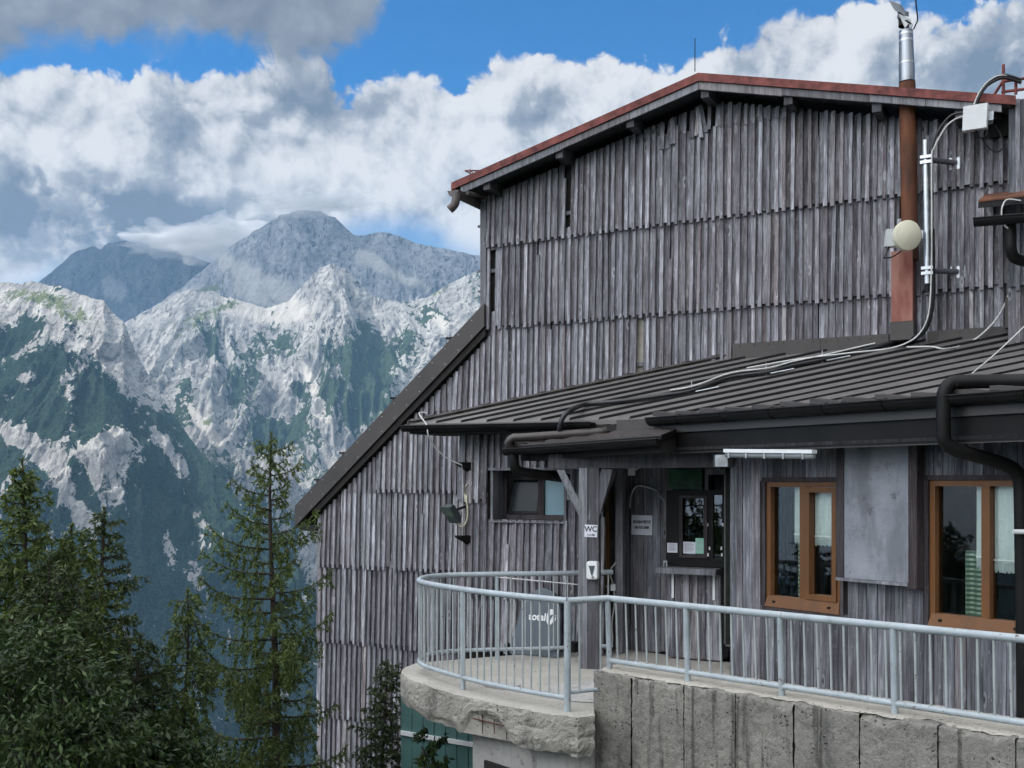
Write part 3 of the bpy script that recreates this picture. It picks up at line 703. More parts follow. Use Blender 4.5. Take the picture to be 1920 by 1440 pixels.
# wall core, side and back walls
core = MB()
poly = [FG.P(sLow + .03, -0.02, -3.5), FG.P(sR, -0.02, -3.5), FG.P(sR, -0.02, wall_top(sR)), FG.P(rp[0], -0.02, wall_top(rp[0])), FG.P(0.02, -0.02, wall_top(0.02)), FG.P(0.0, -0.02, rake_z(0) - .45), FG.P(sLow + .03, -0.02, rake_z(sLow) - .45)]
core.prism(poly, Vector((FG.n[0], FG.n[1], 0)) * -0.15)
core.build('wall_core', M['backing'], lodge)
side = MB()
side.box(FG, sLow + .03, sLow + .15, -9, -0.17, -3.5, rake_z(sLow) - .45)
side.box(FG, sR - .15, sR - 0.01, -9, -0.17, -3.5, wall_top(sR))
side.box(FG, 0.02, 0.14, -9, -0.17, 2.5, wall_top(0.05))
side.box(FG, sLow + .15, sR - .15, -9, -8.85, -3.5, wall_top(sR) - .1)
side.build('side_walls', M['board'], lodge)
lin = MB(); a, b, c, d = slots[1]; lin.box(FG, a - .1, b + .1, -0.018, -0.012, c, d)
lin.build('exposed_lining', mat('beige_lining', (.38, .36, .31), .9), lodge)
# battens nailed in the open slots
for a, b, zz in [(slots[0][0], slots[0][1], FG.z_of(1064, 400)), (slots[0][0], slots[0][1], FG.z_of(1064, 306)), (slots[1][0], slots[1][1], FG.z_of(1205, 683)), (slots[2][0], slots[2][1], FG.z_of(926, 508))]:
    bt = MB(); bt.box(FG, a - .1, b + .1, -.01, .02, zz - .025, zz + .025); bt.build('wall_lath', M['timber'], lodge)
# corner boards of the upper block
cb = MB(); cb.box(FG, -0.035, 0.06, 0.03, 0.055, 4.2, wall_top(0.0) - .02); cb.box(FG, -0.035, 0.02, 0.03, 0.05, 2.9, 4.19); cb.build('corner_board', M['timber'], lodge)
# projecting lath stubs on the corner
for py in (424, 508, 546): ls = MB(); z_ = FG.z_of(908, py); ls.box(FG, -0.09, -0.03, 0.0, 0.03, z_ - .015, z_ + .015); ls.build('lath_stub', M['timber'], lodge)

# upper roof: red sheet roof, timber bargeboard, purlin ends
def slope_slab(mbx, F, a, b, zf, o0, o1, d0, d1):
    pts = [F.P(a, o1, zf(a) - d0), F.P(b, o1, zf(b) - d0), F.P(b, o1, zf(b) - d1), F.P(a, o1, zf(a) - d1)]
    mbx.prism(pts, Vector((F.n[0], F.n[1], 0)) * (o0 - o1))
rf = MB(); slope_slab(rf, FG, rl[0], rp[0], roof_z, -9.3, OH, 0.0, 0.06); slope_slab(rf, FG, rp[0], rr[0], roof_z, -9.3, OH, 0.0, 0.06)
roof_up = rf.build('roof', M['red'], lodge)
fl = MB(); slope_slab(fl, FG, rl[0] - .015, rp[0], roof_z, OH + .004, OH + .02, -0.012, 0.085); slope_slab(fl, FG, rp[0], rr[0] + .015, roof_z, OH + .004, OH + .02, -0.012, 0.085)
slope_slab(fl, FG, rl[0] - .02, rl[0] + .05, roof_z, -9.2, OH + .003, 0.064, 0.12)
fl.build('roof_edge_flashing', M['red'], roof_up)
bg_ = MB()
cuts = [rl[0] + .12] + [FG.s_of(x, OH) for x in (1052, 1180)] + [rp[0]] + [FG.s_of(x, OH) for x in (1466, 1630, 1735)] + [rr[0] - .12]
for i in range(len(cuts) - 1):
    dd = rnd.uniform(0.165, 0.185)
    slope_slab(bg_, FG, cuts[i] + .003, cuts[i + 1] - .003, roof_z, OH - .035 + rnd.uniform(-.006, .006), OH - .005, 0.088, dd)
bg_.build('bargeboard', M['timber'], roof_up)
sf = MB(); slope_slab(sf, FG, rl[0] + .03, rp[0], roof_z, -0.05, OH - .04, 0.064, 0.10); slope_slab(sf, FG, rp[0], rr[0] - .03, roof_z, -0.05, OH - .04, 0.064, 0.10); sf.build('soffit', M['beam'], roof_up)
for x in (913, 1049, 1182, 1322, 1478, 1644, 1800):
    p_ = MB(); s_ = FG.s_of(x, OH - .05); z_ = roof_z(s_) - 0.19
    p_.box(FG, s_ - .05, s_ + .05, -0.3, OH - .042, z_ - .075, z_ + .06); p_.build('purlin_end', M['beam'], roof_up)
# snow guard stubs of the red roof
def guard(F, s_, z_, parent, m, sc=1.0, o=OH - .05, sl=0.24):
    g = MB(); g.tube([F.P(s_ - .05 * sc, o, z_ + .22 * sc), F.P(s_ + .40 * sc, o, z_ + .16 * sc)], .018 * sc, 6); g.tube([F.P(s_ + .08 * sc, o, z_), F.P(s_ + .08 * sc, o, z_ + .23 * sc)], .014 * sc, 6)
    g.tube([F.P(s_ + .09 * sc, o, z_ + .22 * sc), F.P(s_ + .20 * sc, o, z_ + .06 * sc)], .012 * sc, 6)
    g.tube([F.P(s_ - .02 * sc, o, z_ + .20 * sc), F.P(s_ - .02 * sc, -8.8, z_ + .20 * sc)], .012 * sc, 5)
    return g.build('snow_guard', m, parent)
sg = FG.s_of(872, OH); guard(FG, sg, roof_z(sg) - .02, roof_up, M['red'], 0.62)
gr = MB(); s_ = FG.s_of(1880, OH); z_ = roof_z(s_)
for k, (a, b) in enumerate([((-.02, .05), (.75, .02)), ((-.02, .16), (.75, .14)), ((0, 0), (.0, .34)), ((.12, 0), (.12, .18)), ((-.10, .02), (0, .17))]):
    gr.tube([FG.P(s_ + a[0], OH - .1, z_ + a[1] + .03), FG.P(s_ + b[0], OH - .1, z_ + b[1] + .03)], .016, 6)
gr.build('snow_guard', M['red'], roof_up)
# broken gutter end at the left eave
gu = MB(); g0 = W(842, 361, 14.35); g1 = W(905, 366, 14.62)
gu.tube([W(876, 362, 14.4), W(907, 368, 14.8)], .028, 6)
gu.gutter(W(850, 357, 14.3), FG.P(rl[0] - .02, -8.5, W(850, 357, 14.3).z), (-FG.d[0], -FG.d[1], 0), .085)
gu.tube(smoothpath([W(856, 362, 14.3), W(855, 374, 14.3), W(852, 384, 14.3), W(843, 393, 14.3)], 4), .058, 10)
gu.build('gutter', mat('old_zinc', (.10, .085, .085), .6, var=.3), roof_up)

# steep lower roof on the left
lr = MB(); slope_slab(lr, FG, ka[0], kb[0], rake_z, -9.2, OS - .02, 0.0, 0.30)
roof_lo = lr.build('steep_roof', M['brown'], lodge)
fc = MB(); slope_slab(fc, FG, ka[0], kb[0] - .002, rake_z, OS - .018, OS + .004, -0.02, 0.30); fc.build('rake_flashing', M['brown'], roof_lo)
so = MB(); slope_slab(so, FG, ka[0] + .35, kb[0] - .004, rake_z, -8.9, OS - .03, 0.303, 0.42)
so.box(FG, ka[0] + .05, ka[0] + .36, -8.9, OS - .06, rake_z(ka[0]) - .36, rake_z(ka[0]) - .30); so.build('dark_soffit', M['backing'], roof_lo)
for i in range(15):
    s_ = ka[0] + (0 - ka[0]) * (i + .5) / 15
    for dz in (0.04, 0.255): rv = MB(); rv.tube([FG.P(s_, OS + .003, rake_z(s_) - dz), FG.P(s_, OS + .010, rake_z(s_) - dz)], .006, 6); rv.build('rivet', M['steel'], roof_lo)
for x, y in [(851, 630), (746, 737), (650, 840), (603, 934)]:
    s_ = FG.s_of(x, OS - .1); z_ = rake_z(s_)
    g = MB(); g.box(FG, s_ - .10, s_ + .03, OS - .10, OS - .04, z_ + .04, z_ + .065); g.box(FG, s_ - .045, s_ - .015, OS - .10, OS - .04, z_ - .06, z_ + .04); g.box(FG, s_ - .1, s_ + .09, OS - .098, OS - .042, z_ - .03, z_ - .012)
    g.tube([FG.P(s_ - .03, OS - .1, z_ + .05), FG.P(s_ - .03, -8.8, z_ + .05)], .012, 5)
    g.build('snow_guard', M['black'], roof_lo)
# concrete footing below the boards
ft = MB(); ft.box(FG, sLow + .05, sR - .1, -9, -0.01, -6.5, -2.55); ft.build('footing', M['plaster'], lodge)
# metal flashing where the annex roof meets the gable
ff = MB()
for x0, x1 in ((1376, 1540), (1540, 1668), (1740, 1990)):
    s0, s1 = FG.s_of(x0, .06), FG.s_of(x1, .06); z_ = CAMZ + 1.585
    ff.box(FG, s0 + .002, s1 - .002, .05, .118, z_ - .12, z_ + .13)
    for k in range(6):
        q = s0 + (s1 - s0) * (k + .5) / 6; ff.tube([FG.P(q, .11, z_ + .10), FG.P(q, .126, z_ + .10)], .011, 6)
ff.build('roof_flashing', M['brown'], lodge)

# ---- the wing that joins on the right edge: boarded wall, dark eave, gutter, downpipe
wing = empty('side_wing', FG.P(sR + 1.2, .5, -1), 'narrow boarded wing at the right edge with a dark eave and rainwater pipe', 'building')
wb, wt = MB(), MB()
FWG = Fr(FG.P(sR + .02, .30, 0).x, FG.P(sR + .02, .30, 0).y, TH)
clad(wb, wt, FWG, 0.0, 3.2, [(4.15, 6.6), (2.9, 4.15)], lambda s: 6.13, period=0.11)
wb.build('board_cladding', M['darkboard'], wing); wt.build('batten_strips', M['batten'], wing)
wc = MB(); wc.box(FWG, 0.01, 3.2, -4, -0.002, -1, 6.13); wc.build('wall_core', M['backing'], wing)
we = MB()
e0, e1 = W(1834, 396, 11.0), W(2060, 372, 10.2)
dirE = (e1 - e0).normalized(); upv = Vector((0, 0, 1)); backE = Vector((.485, .875, 0))
we.prism([e0 + upv * .03, e0 + upv * .09, e0 + backE * .8 + upv * .34, e0 + backE * .8 + upv * .26], e1 - e0)
wr = we.build('eave_roof', M['black'], wing)
we2 = MB(); we2.prism([e0 + upv * .092 - backE * .01, e0 + upv * .11 - backE * .01, e0 + backE * .8 + upv * .365, e0 + backE * .8 + upv * .345], e1 - e0); we2.build('eave_tiles', M['rust'], wr)
gw = MB(); gw.gutter(W(1826, 412, 10.9), W(2060, 392, 10.1), -backE, .075); gw.build('gutter', M['black'], wing)
dp = MB(); dp.tube(smoothpath([W(1893, 402, 10.75), W(1895, 440, 10.75), W(1896, 470, 10.75), W(1906, 486, 10.8), W(1935, 492, 10.9)], 4), .055, 10); dp.build('downpipe', M['black'], wing)
bx = MB(); bx.box(FG, FG.s_of(1884, .25), FG.s_of(1884, .25) + .9, .0, .25, FG.z_of(1900, 613, .25), FG.z_of(1900, 556, .25))
bx.build('metal_cladding_box', M['brown'], wing)
dk = MB(); dk.box(FG, FG.s_of(1853, .1), FG.s_of(1895, .1), .05, .10, FG.z_of(1875, 256, .1), FG.z_of(1875, 192, .1)); dk.build('dark_vent_panel', M['backing'], wing)
# ================================================================ THE LOW ANNEX WITH THE ENTRANCE
annex = empty('entrance_annex', FL.P(2, 0.5, 0), 'low annex with dark metal roof, covered entrance and two orange framed windows', 'building')
def pbox(mbx, F, px0, px1, py0, py1, o0, o1, at=None, **k):
    s0, s1, z0, z1 = rect(F, px0, px1, py0, py1, o1 if at is None else at); mbx.box(F, s0, s1, o0, o1, z0, z1, **k); return s0, s1, z0, z1

# ---- left wall with the small window
SW = FL.s_of(926), FL.s_of(1062), FL.z_of(990, 975), FL.z_of(990, 882)
sL1 = FL.s_of(1126)
mb, mt = MB(), MB()
clad(mb, mt, FL, 0.0, sL1, [(1.86, 2.9), (.64, 1.86), (-.04, .64)], lambda s: 2.72, holes=[(SW[0], SW[1], SW[2], SW[3])], period=.105)
mb.build('left_boards', M['board'], annex); mt.build('left_battens', M['batten'], annex)
core = MB(); core.box(FL, 0.01, SW[0], -.14, 0, -.3, 2.72); core.box(FL, SW[1], sL1, -.14, 0, -.3, 2.72); core.box(FL, SW[0], SW[1], -.14, 0, -.3, SW[2]); core.box(FL, SW[0], SW[1], -.14, 0, SW[3], 2.72)
core.box(FL, 0.01, 0.15, -1.0, -.141, -.3, 2.72)
core.build('wall_core', M['backing'], annex)
win = MB(); rv = .22; a, b, c, d = SW
win.box(FL, a - .02, a + .012, -rv, .05, c, d)
small = win.build('small_window', M['timber'], annex)
win = MB(); win.box(FL, b - .012, b + .02, -rv, .05, c, d); win.build('reveal', M['timber'], small)
sill = MB(); sill.box(FL, a - .03, b + .01, -rv, .075, c - .035, c - .004, sh=-.012); sill.build('sill', M['timber'], small)
lin = MB(); lin.box(FL, a - .05, b + .05, -rv, .07, d + .003, d + .035); lin.build('lintel_board', M['timber'], small)
fr = MB(); f0 = -rv - .05; f1 = -rv + .01; mid = a + (b - a) * .55
for s0, s1, z0, z1 in [(a + .013, a + .07, c, d), (b - .06, b - .013, c, d), (a + .07, b - .06, c, c + .06), (a + .07, b - .06, d - .05, d), (mid - .04, mid + .04, c + .06, d - .05)]: fr.box(FL, s0, s1, f0, f1, z0, z1)
fr.build('frame', M['darktrim'], small)
gp = MB(); gp.box(FL, mid + .041, b - .061, -rv - .03, -rv - .02, c + .061, d - .051); gp.build('milky_pane', M['frost'], small)
ts = MB(); zz0, zz1 = c + .07, d - .09
for s0, s1, z0, z1 in [(a + .08, a + .115, zz0, zz1), (mid - .08, mid - .045, zz0, zz1), (a + .116, mid - .081, zz0, zz0 + .035), (a + .116, mid - .081, zz1 - .035, zz1)]:
    ts.hexa([FL.P(s0 - .05 * 0, -rv - .03, z0), FL.P(s1, -rv - .03, z0), FL.P(s1, -rv - .0, z0), FL.P(s0, -rv - .0, z0),
             FL.P(s0 + .10 * (z1 - zz0), -rv - .03 - .22 * (z1 - zz0), z1), FL.P(s1 + .10 * (z1 - zz0) * (1 if s1 < mid - .09 else .0), -rv - .03 - .22 * (z1 - zz0), z1), FL.P(s1 + .10 * (z1 - zz0) * (1 if s1 < mid - .09 else .0), -rv - .22 * (z1 - zz0), z1), FL.P(s0 + .10 * (z1 - zz0), -rv - .22 * (z1 - zz0), z1)])
tsash = ts.build('tilted_sash', M['black'], small)
tg = MB(); tg.hexa([FL.P(a + .1, -rv - .02, zz0 + .03), FL.P(mid - .07, -rv - .02, zz0 + .03), FL.P(mid - .07, -rv - .012, zz0 + .03), FL.P(a + .1, -rv - .012, zz0 + .03),
                    FL.P(a + .14, -rv - .09, zz1 - .02), FL.P(mid - .07, -rv - .09, zz1 - .02), FL.P(mid - .07, -rv - .082, zz1 - .02), FL.P(a + .14, -rv - .082, zz1 - .02)])
tg.build('pane', mat('smoky_pane', (.02, .028, .036), .2, bump=0, spec=.25), tsash)
rm = MB(); rm.box(FL, a, b, -.8, -.78, c - .2, d + .2); rm.box(FL, a - .012, a - .002, -.78, -rv - .06, c - .2, d + .2); rm.box(FL, a, b, -.78, -rv - .06, c - .03, c - .01); rm.build('dark_interior', M['room'], small)

# ---- right wall with the two orange windows
W1 = rect(FA, 1437, 1576, 905, 1140, 0.02); W2 = rect(FA, 1743, 1923, 902, 1171, 0.02)
W1 = (W1[0], W1[1] + .005, 0.81, 2.075); W2 = (W2[0], W2[1] + .05, 0.81, 2.085)
mb = MB(); s = 0.0; sEnd = FA.s_of(2600)
while s < sEnd:
    wd = rnd.uniform(.075, .125)
    spans = [(-.03 + rnd.uniform(-.02, .02), 2.62)]
    for h in (W1, W2):
        if s + wd > h[0] and s < h[1]: spans = [(spans[0][0], h[2] - .01), (h[3] + .01, 2.62)]
    for z0, z1 in spans:
        mb.box(FA, s, s + wd - rnd.uniform(.003, .008), 0.0, .020 + rnd.uniform(0, .010), z0, z1, lean=rnd.gauss(0, .002))
    s += wd
# the return of the wall into the recess
FAR = Fr(FA.P(0, 0, 0).x, FA.P(0, 0, 0).y, FA.th - math.pi / 2)
for k in range(16): mb.box(FAR, .0 + k * .1, .094 + k * .1, 0.0, .02, -.03, 2.4)
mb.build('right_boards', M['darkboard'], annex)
core = MB(); segs = [(0.02, W1[0]), (W1[1], W2[0]), (W2[1], sEnd)]
for q0, q1 in segs: core.box(FA, q0, q1, -.12, -.004, -.3, 2.6)
for h in (W1, W2): core.box(FA, h[0], h[1], -.12, -.004, -.3, h[2]); core.box(FA, h[0], h[1], -.12, -.004, h[3], 2.6)
core.build('right_wall_core', M['backing'], annex)
room = MB()
room.box(FA, W1[0] - .7, sEnd, -1.9, -1.88, -.2, 2.6); room.box(FA, W1[0] - .7, sEnd, -1.88, -.125, 2.45, 2.47); room.box(FA, W1[0] - .7, sEnd, -1.88, -.125, .28, .3); room.box(FA, W1[0] - .72, W1[0] - .7, -1.88, -.125, .3, 2.45); room.box(FA, W1[1] + .2, W1[1] + .22, -1.88, -.125, .3, 2.45)
room.build('room_walls', M['room'], annex)

def orange_window(h, sash, label):
    a, b, c, d = h; tr = MB()
    for q in [(a - .045, a - .002, c - .05, d + .045), (a - .045, b + .04, d + .003, d + .045), (b + .002, b + .04, c - .05, d + .002), (a - .002, b + .002, c - .05, c - .012)]: tr.box(FA, q[0], q[1], -.03, .04, q[2], q[3])
    root = tr.build('window', M['darktrim'], annex); root['label'] = label
    f = MB(); w_ = .052; sl = .098; m = a + (b - a) * (.50 if sash else .565)
    f.box(FA, a, a + w_, -.09, .018, c + sl * .0, d); f.box(FA, b - w_, b, -.09, .018, c, d); f.box(FA, a + w_, b - w_, -.09, .018, d - w_, d)
    f.box(FA, m - .037, m + .037, -.09, .016, c + sl, d - w_)
    f.build('frame', M['orange'], root)
    sll = MB(); sll.hexa([FA.P(a, -.09, c - .01), FA.P(b, -.09, c - .01), FA.P(b, .055, c - .012), FA.P(a, .055, c - .012), FA.P(a + .02, -.09, c + sl), FA.P(b - .02, -.09, c + sl), FA.P(b - .02, .022, c + sl), FA.P(a + .02, .022, c + sl)])
    sl_o = sll.build('sill', M['orange'], root)
    for q in (a + .1, b - .14): vt = MB(); vt.box(FA, q, q + .03, .030, .048, c + .03, c + .052); vt.build('drain_cap', M['black'], sl_o)
    if sash:
        sa = MB(); x0, x1, z0, z1 = m + .04, b - w_ + .004, c + sl + .002, d - w_ - .002; q = .052
        for r_ in [(x0, x0 + q, z0, z1), (x1 - q, x1, z0, z1), (x0 + q, x1 - q, z0, z0 + q), (x0 + q, x1 - q, z1 - q, z1)]: sa.box(FA, r_[0], r_[1], -.07, .034, r_[2], r_[3])
        sa.build('sash', M['orange'], root)
    for x0, x1 in ((a + w_, m - .037), (m + .037, b - w_)):
        g = MB(); g.box(FA, x0 + .001, x1 - .001, -.05, -.044, c + sl, d - w_); g.build('pane', M['glass'], root)
    return a, b, c, d, m
w1 = orange_window(W1, True, 'orange framed window with an opening sash, partly behind the grey panel')
w2 = orange_window(W2, False, 'wider orange framed window beside the black downpipe')

# curtains: lace valances with fringes and green checked drapes (hung inside the windows)
def plaid():
    m = bpy.data.materials.new('green_checked_cloth'); m.use_nodes = True; t = NT(m.node_tree)
    co = t.node('ShaderNodeTexCoord').outputs['Object']; x = t.node('ShaderNodeSeparateXYZ', i_0=co).outputs
    st = t.smooth(t.math('SINE', t.math('MULTIPLY', x[2], 150.0)), -0.1, 0.4)
    st2 = t.smooth(t.math('SINE', t.math('MULTIPLY', t.math('ADD', x[0], x[1]), 90.0)), -0.1, 0.5)
    c = t.mix(t.math('MULTIPLY', st, t.math('ADD', .55, t.math('MULTIPLY', st2, .45))), (.10, .17, .13), (.55, .60, .47))
    p = t.node('ShaderNodeBsdfPrincipled', i_Base_Color=c, i_Roughness=0.9); t.node('ShaderNodeOutputMaterial', i_Surface=p.outputs[0]); return m
M['plaid'] = plaid()
def drape(name, s0, s1, o, z0, z1, m, label, cat, group=None, amp=.018, fringe=0):
    n = max(12, int((s1 - s0) / .008)); vs = []; fs = []
    for i in range(n + 1):
        q = s0 + (s1 - s0) * i / n; ph = q * 62 + math.sin(q * 17) * 2
        for z, k in ((z1, .5), ((z0 + z1) / 2, .8), (z0, 1.0)): vs.append(FA.P(q, o + amp * k * math.sin(ph), z))
    for i in range(n):
        for k in range(2): fs.append((i * 3 + k, i * 3 + 3 + k, i * 3 + 4 + k, i * 3 + 1 + k))
    b_ = MB(); b_.add(vs, fs, True)
    o_ = b_.build(name, m); tag(o_, label, cat, group)
    if fringe:
        fb = MB(); q = s0
        while q < s1:
            fb.box(FA, q, q + .007, o - .004, o + .006, z0 - fringe * rnd.uniform(.8, 1.05), z0 - .001); q += .0125
        fb.box(FA, s0, s1, o + .012, o + .016, z0 + .02, z0 + .032)
        fb.build('fringe', m, o_)
    return o_
a, b, c, d, m_ = w1; GC = 'curtains inside the annex windows'
drape('lace_curtain', a + .30, m_ - .03, -.064, 1.52, 2.05, M['lace'], 'narrow lace valance in the left pane of the sash window', 'curtain', GC, .008, .07)
drape('lace_curtain', m_ + .05, b - .02, -.064, 1.51, 2.03, M['lace'], 'lace valance behind the opening sash of the left window', 'curtain', GC, .008, .07)
drape('checked_curtain', a + .30, m_ - .03, -.12, .85, 1.55, M['plaid'], 'green checked drape gathered beside the mullion of the left window', 'curtain', GC)
a, b, c, d, m_ = w2
drape('lace_curtain', a + .40, m_ - .03, -.064, 1.40, 2.05, M['lace'], 'narrow lace valance in the left pane of the right window', 'curtain', GC, .008, .08)
drape('lace_curtain', m_ + .03, b - .05, -.064, 1.38, 2.05, M['lace'], 'broad lace valance with a fringe in the right pane of the right window', 'curtain', GC, .008, .08)
drape('checked_curtain', a + .26, m_ - .03, -.12, .85, 1.47, M['plaid'], 'green checked drape hanging down the left pane of the right window', 'curtain', GC)
bc = MB(); q = m_ + .24
bc.tube([FA.P(q, -.17, .92), FA.P(q, -.17, 1.40)], .004, 5)
for k in range(24): bc.tube([FA.P(q, -.17, .92 + k * .02), FA.P(q, -.17, .929 + k * .02)], .0065, 5)
tag(bc.build('blind_chain', M['white']), 'white beaded blind chain hanging below the lace in the right window', 'blind chain')

# ---- grey boxed panel between the windows
pn = MB(); s0, s1, z0, z1 = rect(FA, 1583, 1704, 860, 1088, .14); z1 = 2.42
pn.box(FA, s0, s1, .03, .14, z0, z1); panel = pn.build('boxed_panel', M['board_panel'], annex)
pe = MB(); pe.box(FA, s0 - .085, s0 - .001, .03, .150, z0 - .02, z1); pe.box(FA, s1 + .001, s1 + .085, .03, .150, z0 - .05, z1); pe.build('edge_board', M['darktrim'], panel)
pl = MB(); pl.box(FA, s0 - .08, s1 + .001, .03, .165, z0 - .03, z0 - .002); pl.build('drip_rail', M['timber'], panel)

# ---- recess wall, ticket window
mb = MB()
for x0, x1 in ((1148, 1158), (1182, 1207), (1207, 1238), (1238, 1262), (1262, 1290), (1290, 1320), (1320, 1350), (1350, 1420)):
    pbox(mb, FRC, x0 + .5, x1 - .5, 860, 1222, 0.0, .03 + rnd.uniform(0, .006))
for k in range(6): mb.box(FRC, FRC.s_of(1092) + k * .11, FRC.s_of(1092) + k * .11 + .1, .0, .02, 0, 2.5)
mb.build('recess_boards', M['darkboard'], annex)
core = MB(); core.box(FRC, FRC.s_of(1080), FRC.s_of(1440), -.1, -.003, -.2, 2.5); core.box(FRC, FRC.s_of(1166), FRC.s_of(1181), 0, .012, 0, 2.5); core.build('recess_core', M['backing'], annex)
kf = .38; kz0 = FRC.z_of(1300, 1062, kf); kz1 = FRC.z_of(1300, 920, kf); k0 = FRC.s_of(1249, kf); k1 = FRC.s_of(1366, kf)
kb_ = MB()
kb_.box(FRC, k0, k0 + .05, .04, kf, kz0, kz1); kb_.box(FRC, k1 - .04, k1, .04, kf, kz0, kz1); kb_.box(FRC, k0 + .05, k1 - .04, .04, kf, kz1 - .05, kz1); kb_.box(FRC, k0 + .05, k1 - .04, .04, kf, kz0, kz0 + .1)
sA0, sA1 = FRC.s_of(1279, kf), FRC.s_of(1322, kf); sB0, sB1 = FRC.s_of(1337, kf), FRC.s_of(1354, kf)
kb_.box(FRC, k0 + .05, sA0, .3, kf, kz0 + .1, kz1 - .05); kb_.box(FRC, sA1, sB0, .3, kf, kz0 + .1, kz1 - .05); kb_.box(FRC, sB1, k1 - .04, .3, kf, kz0 + .1, kz1 - .05)
zA0 = FRC.z_of(1300, 1041, kf); zA1 = FRC.z_of(1300, 934, kf)
kb_.box(FRC, sA0, sA1, .3, kf, kz0 + .1, zA0); kb_.box(FRC, sA0, sA1, .3, kf, zA1, kz1 - .05)
kb_.box(FRC, k0 + .05, k1 - .04, .04, .05, kz0 + .1, kz1 - .05)
kiosk = kb_.build('ticket_window', M['black'], annex)
fr = MB(); q = .022
for r_ in [(sA0 - .03, sA0 + .01, zA0 - .03, zA1 + .03), (sA1 - .01, sA1 + .03, zA0 - .03, zA1 + .03), (sA0 + .01, sA1 - .01, zA1 - .0, zA1 + .03), (sA0 + .01, sA1 - .01, zA0 - .03, zA0)]: fr.box(FRC, r_[0], r_[1], kf + .001, kf + .022, r_[2], r_[3])
fr.build('frame', M['darktrim'], kiosk)
g = MB(); g.box(FRC, sA0 + .011, sA1 - .011, kf - .03, kf - .025, zA0, zA1); g.build('pane', glass('dark_reflecting_pane', (.25, .3, .32), .10), kiosk)
g = MB(); g.box(FRC, sB0 + .001, sB1 - .001, kf - .03, kf - .025, kz0 + .1, kz1 - .05); g.build('side_pane', glass('blue_side_pane', (.2, .26, .3), .12), kiosk)
for x, y in [(1327, 984), (1356, 984), (1331, 1028), (1328, 1040), (1353, 1028), (1354, 1040)]:
    s_, z_ = FRC.s_of(x, kf), FRC.z_of(x, y, kf); hg = MB(); hg.box(FRC, s_ - .008, s_ + .008, kf + .001, kf + .016, z_ - .018, z_ + .018); hg.build('hinge', M['white'], kiosk)
cs = MB(); s0, s1, z0, z1 = rect(FRC, 1230, 1341, 1066, 1077, kf + .22); cs.box(FRC, s0, s1, .1, kf + .22, z0, z1); counter = cs.build('counter', M['timber'], annex)
cf = MB(); s0c, s1c = FRC.s_of(1252, kf), FRC.s_of(1352, kf)
nb = 7
for k in range(nb): cf.box(FRC, s0c + (s1c - s0c) * k / nb, s0c + (s1c - s0c) * (k + 1) / nb - .006, .1, kf + rnd.uniform(0, .008), .02, z0 - .004)
cf.build('counter_front', wood('water_stained_boards', [(0, (.03, .03, .033)), (.4, (.10, .10, .11)), (1, (.36, .36, .37))], grain=24, contrast=1.5), counter)
br = MB()
for x in (1261, 1338):
    s_ = FRC.s_of(x, kf + .02); br.box(FRC, s_ - .012, s_ + .016, kf + .012, kf + .022, z0 - .30, z0 - .005)
br.build('bracket', M['white'], counter)
lat = MB(); s_ = FRC.s_of(1246, kf + .1); z_ = FRC.z_of(1246, 1062, kf + .1)
for q in [(s_ - .022, s_ - .010, 0, .065), (s_ + .012, s_ + .024, 0, .065), (s_ - .010, s_ + .012, .053, .065)]: lat.box(FRC, q[0], q[1], kf + .06, kf + .08, z_ - .005 + q[2], z_ + q[3])
lat.build('metal_loop', M['steel'], counter)
# header board over the ticket window
hd = MB(); pbox(hd, FRC, 1326, 1380, 880, 890, .0, .3); pbox(hd, FRC, 1322, 1328, 880, 918, .0, .28); hd.build('header_board', M['timber'], annex)

# ---- porch: beam, posts, braces
ZP = 11.9
bm_ = MB(); B0, B1 = W(1028, 879, 12.1), W(1374, 876, 11.33)
upz = Vector((0, 0, .17)); bk = Vector((.15, .99, 0)) * .16
bm_.hexa([B0, B1, B1 + bk, B0 + bk, B0 + upz, B1 + upz, B1 + bk + upz, B0 + bk + upz]); bm_.build('porch_beam', M['beam'], annex)
FP = Fr(W(1100, 900, ZP).x, ZP, R(14))
zt = W(1110, 877, ZP).z
p1 = MB(); p1.box(FP, .02, .145, -.10, .06, 0.0, zt - .003); post = p1.build('porch_post', M['beam'], annex)
p1 = MB(); p1.box(FP, -.075, .018, -.08, .07, 0.0, zt - .004); p1.build('side_post', M['timber'], post)
def brace(a, b, wx, dy, m, name='brace'):
    q = MB(); a = Vector(a); b = Vector(b); dx = Vector((wx, 0, 0)); dd = Vector((0, dy, 0))
    q.hexa([b, b + dx, b + dx + dd, b + dd, a, a + dx, a + dx + dd, a + dd]); return q.build(name, m, annex)
brace(W(1044, 881, 11.98), W(1086, 968, 11.86), .085, .07, M['timber'])
brace(W(1128, 880, 11.83), W(1101, 974, 11.83), .125, .09, M['timber'])
brace(W(1147, 880, 11.90), W(1113, 974, 11.925), .06, .08, M['beam'])
fp2 = MB(); pbox(fp2, FRC, 1154, 1167, 880, 1226, .25, .33); fp2.build('slim_post', M['timber'], annex)
oc = MB(); pbox(oc, FRC, 1129, 1141, 900, 1232, .05, .12); oc.build('new_plank', M['ochre'], annex)
oc = MB(); pbox(oc, FRC, 1118, 1129, 880, 1232, .04, .10); oc.build('door_post', M['timber'], annex)

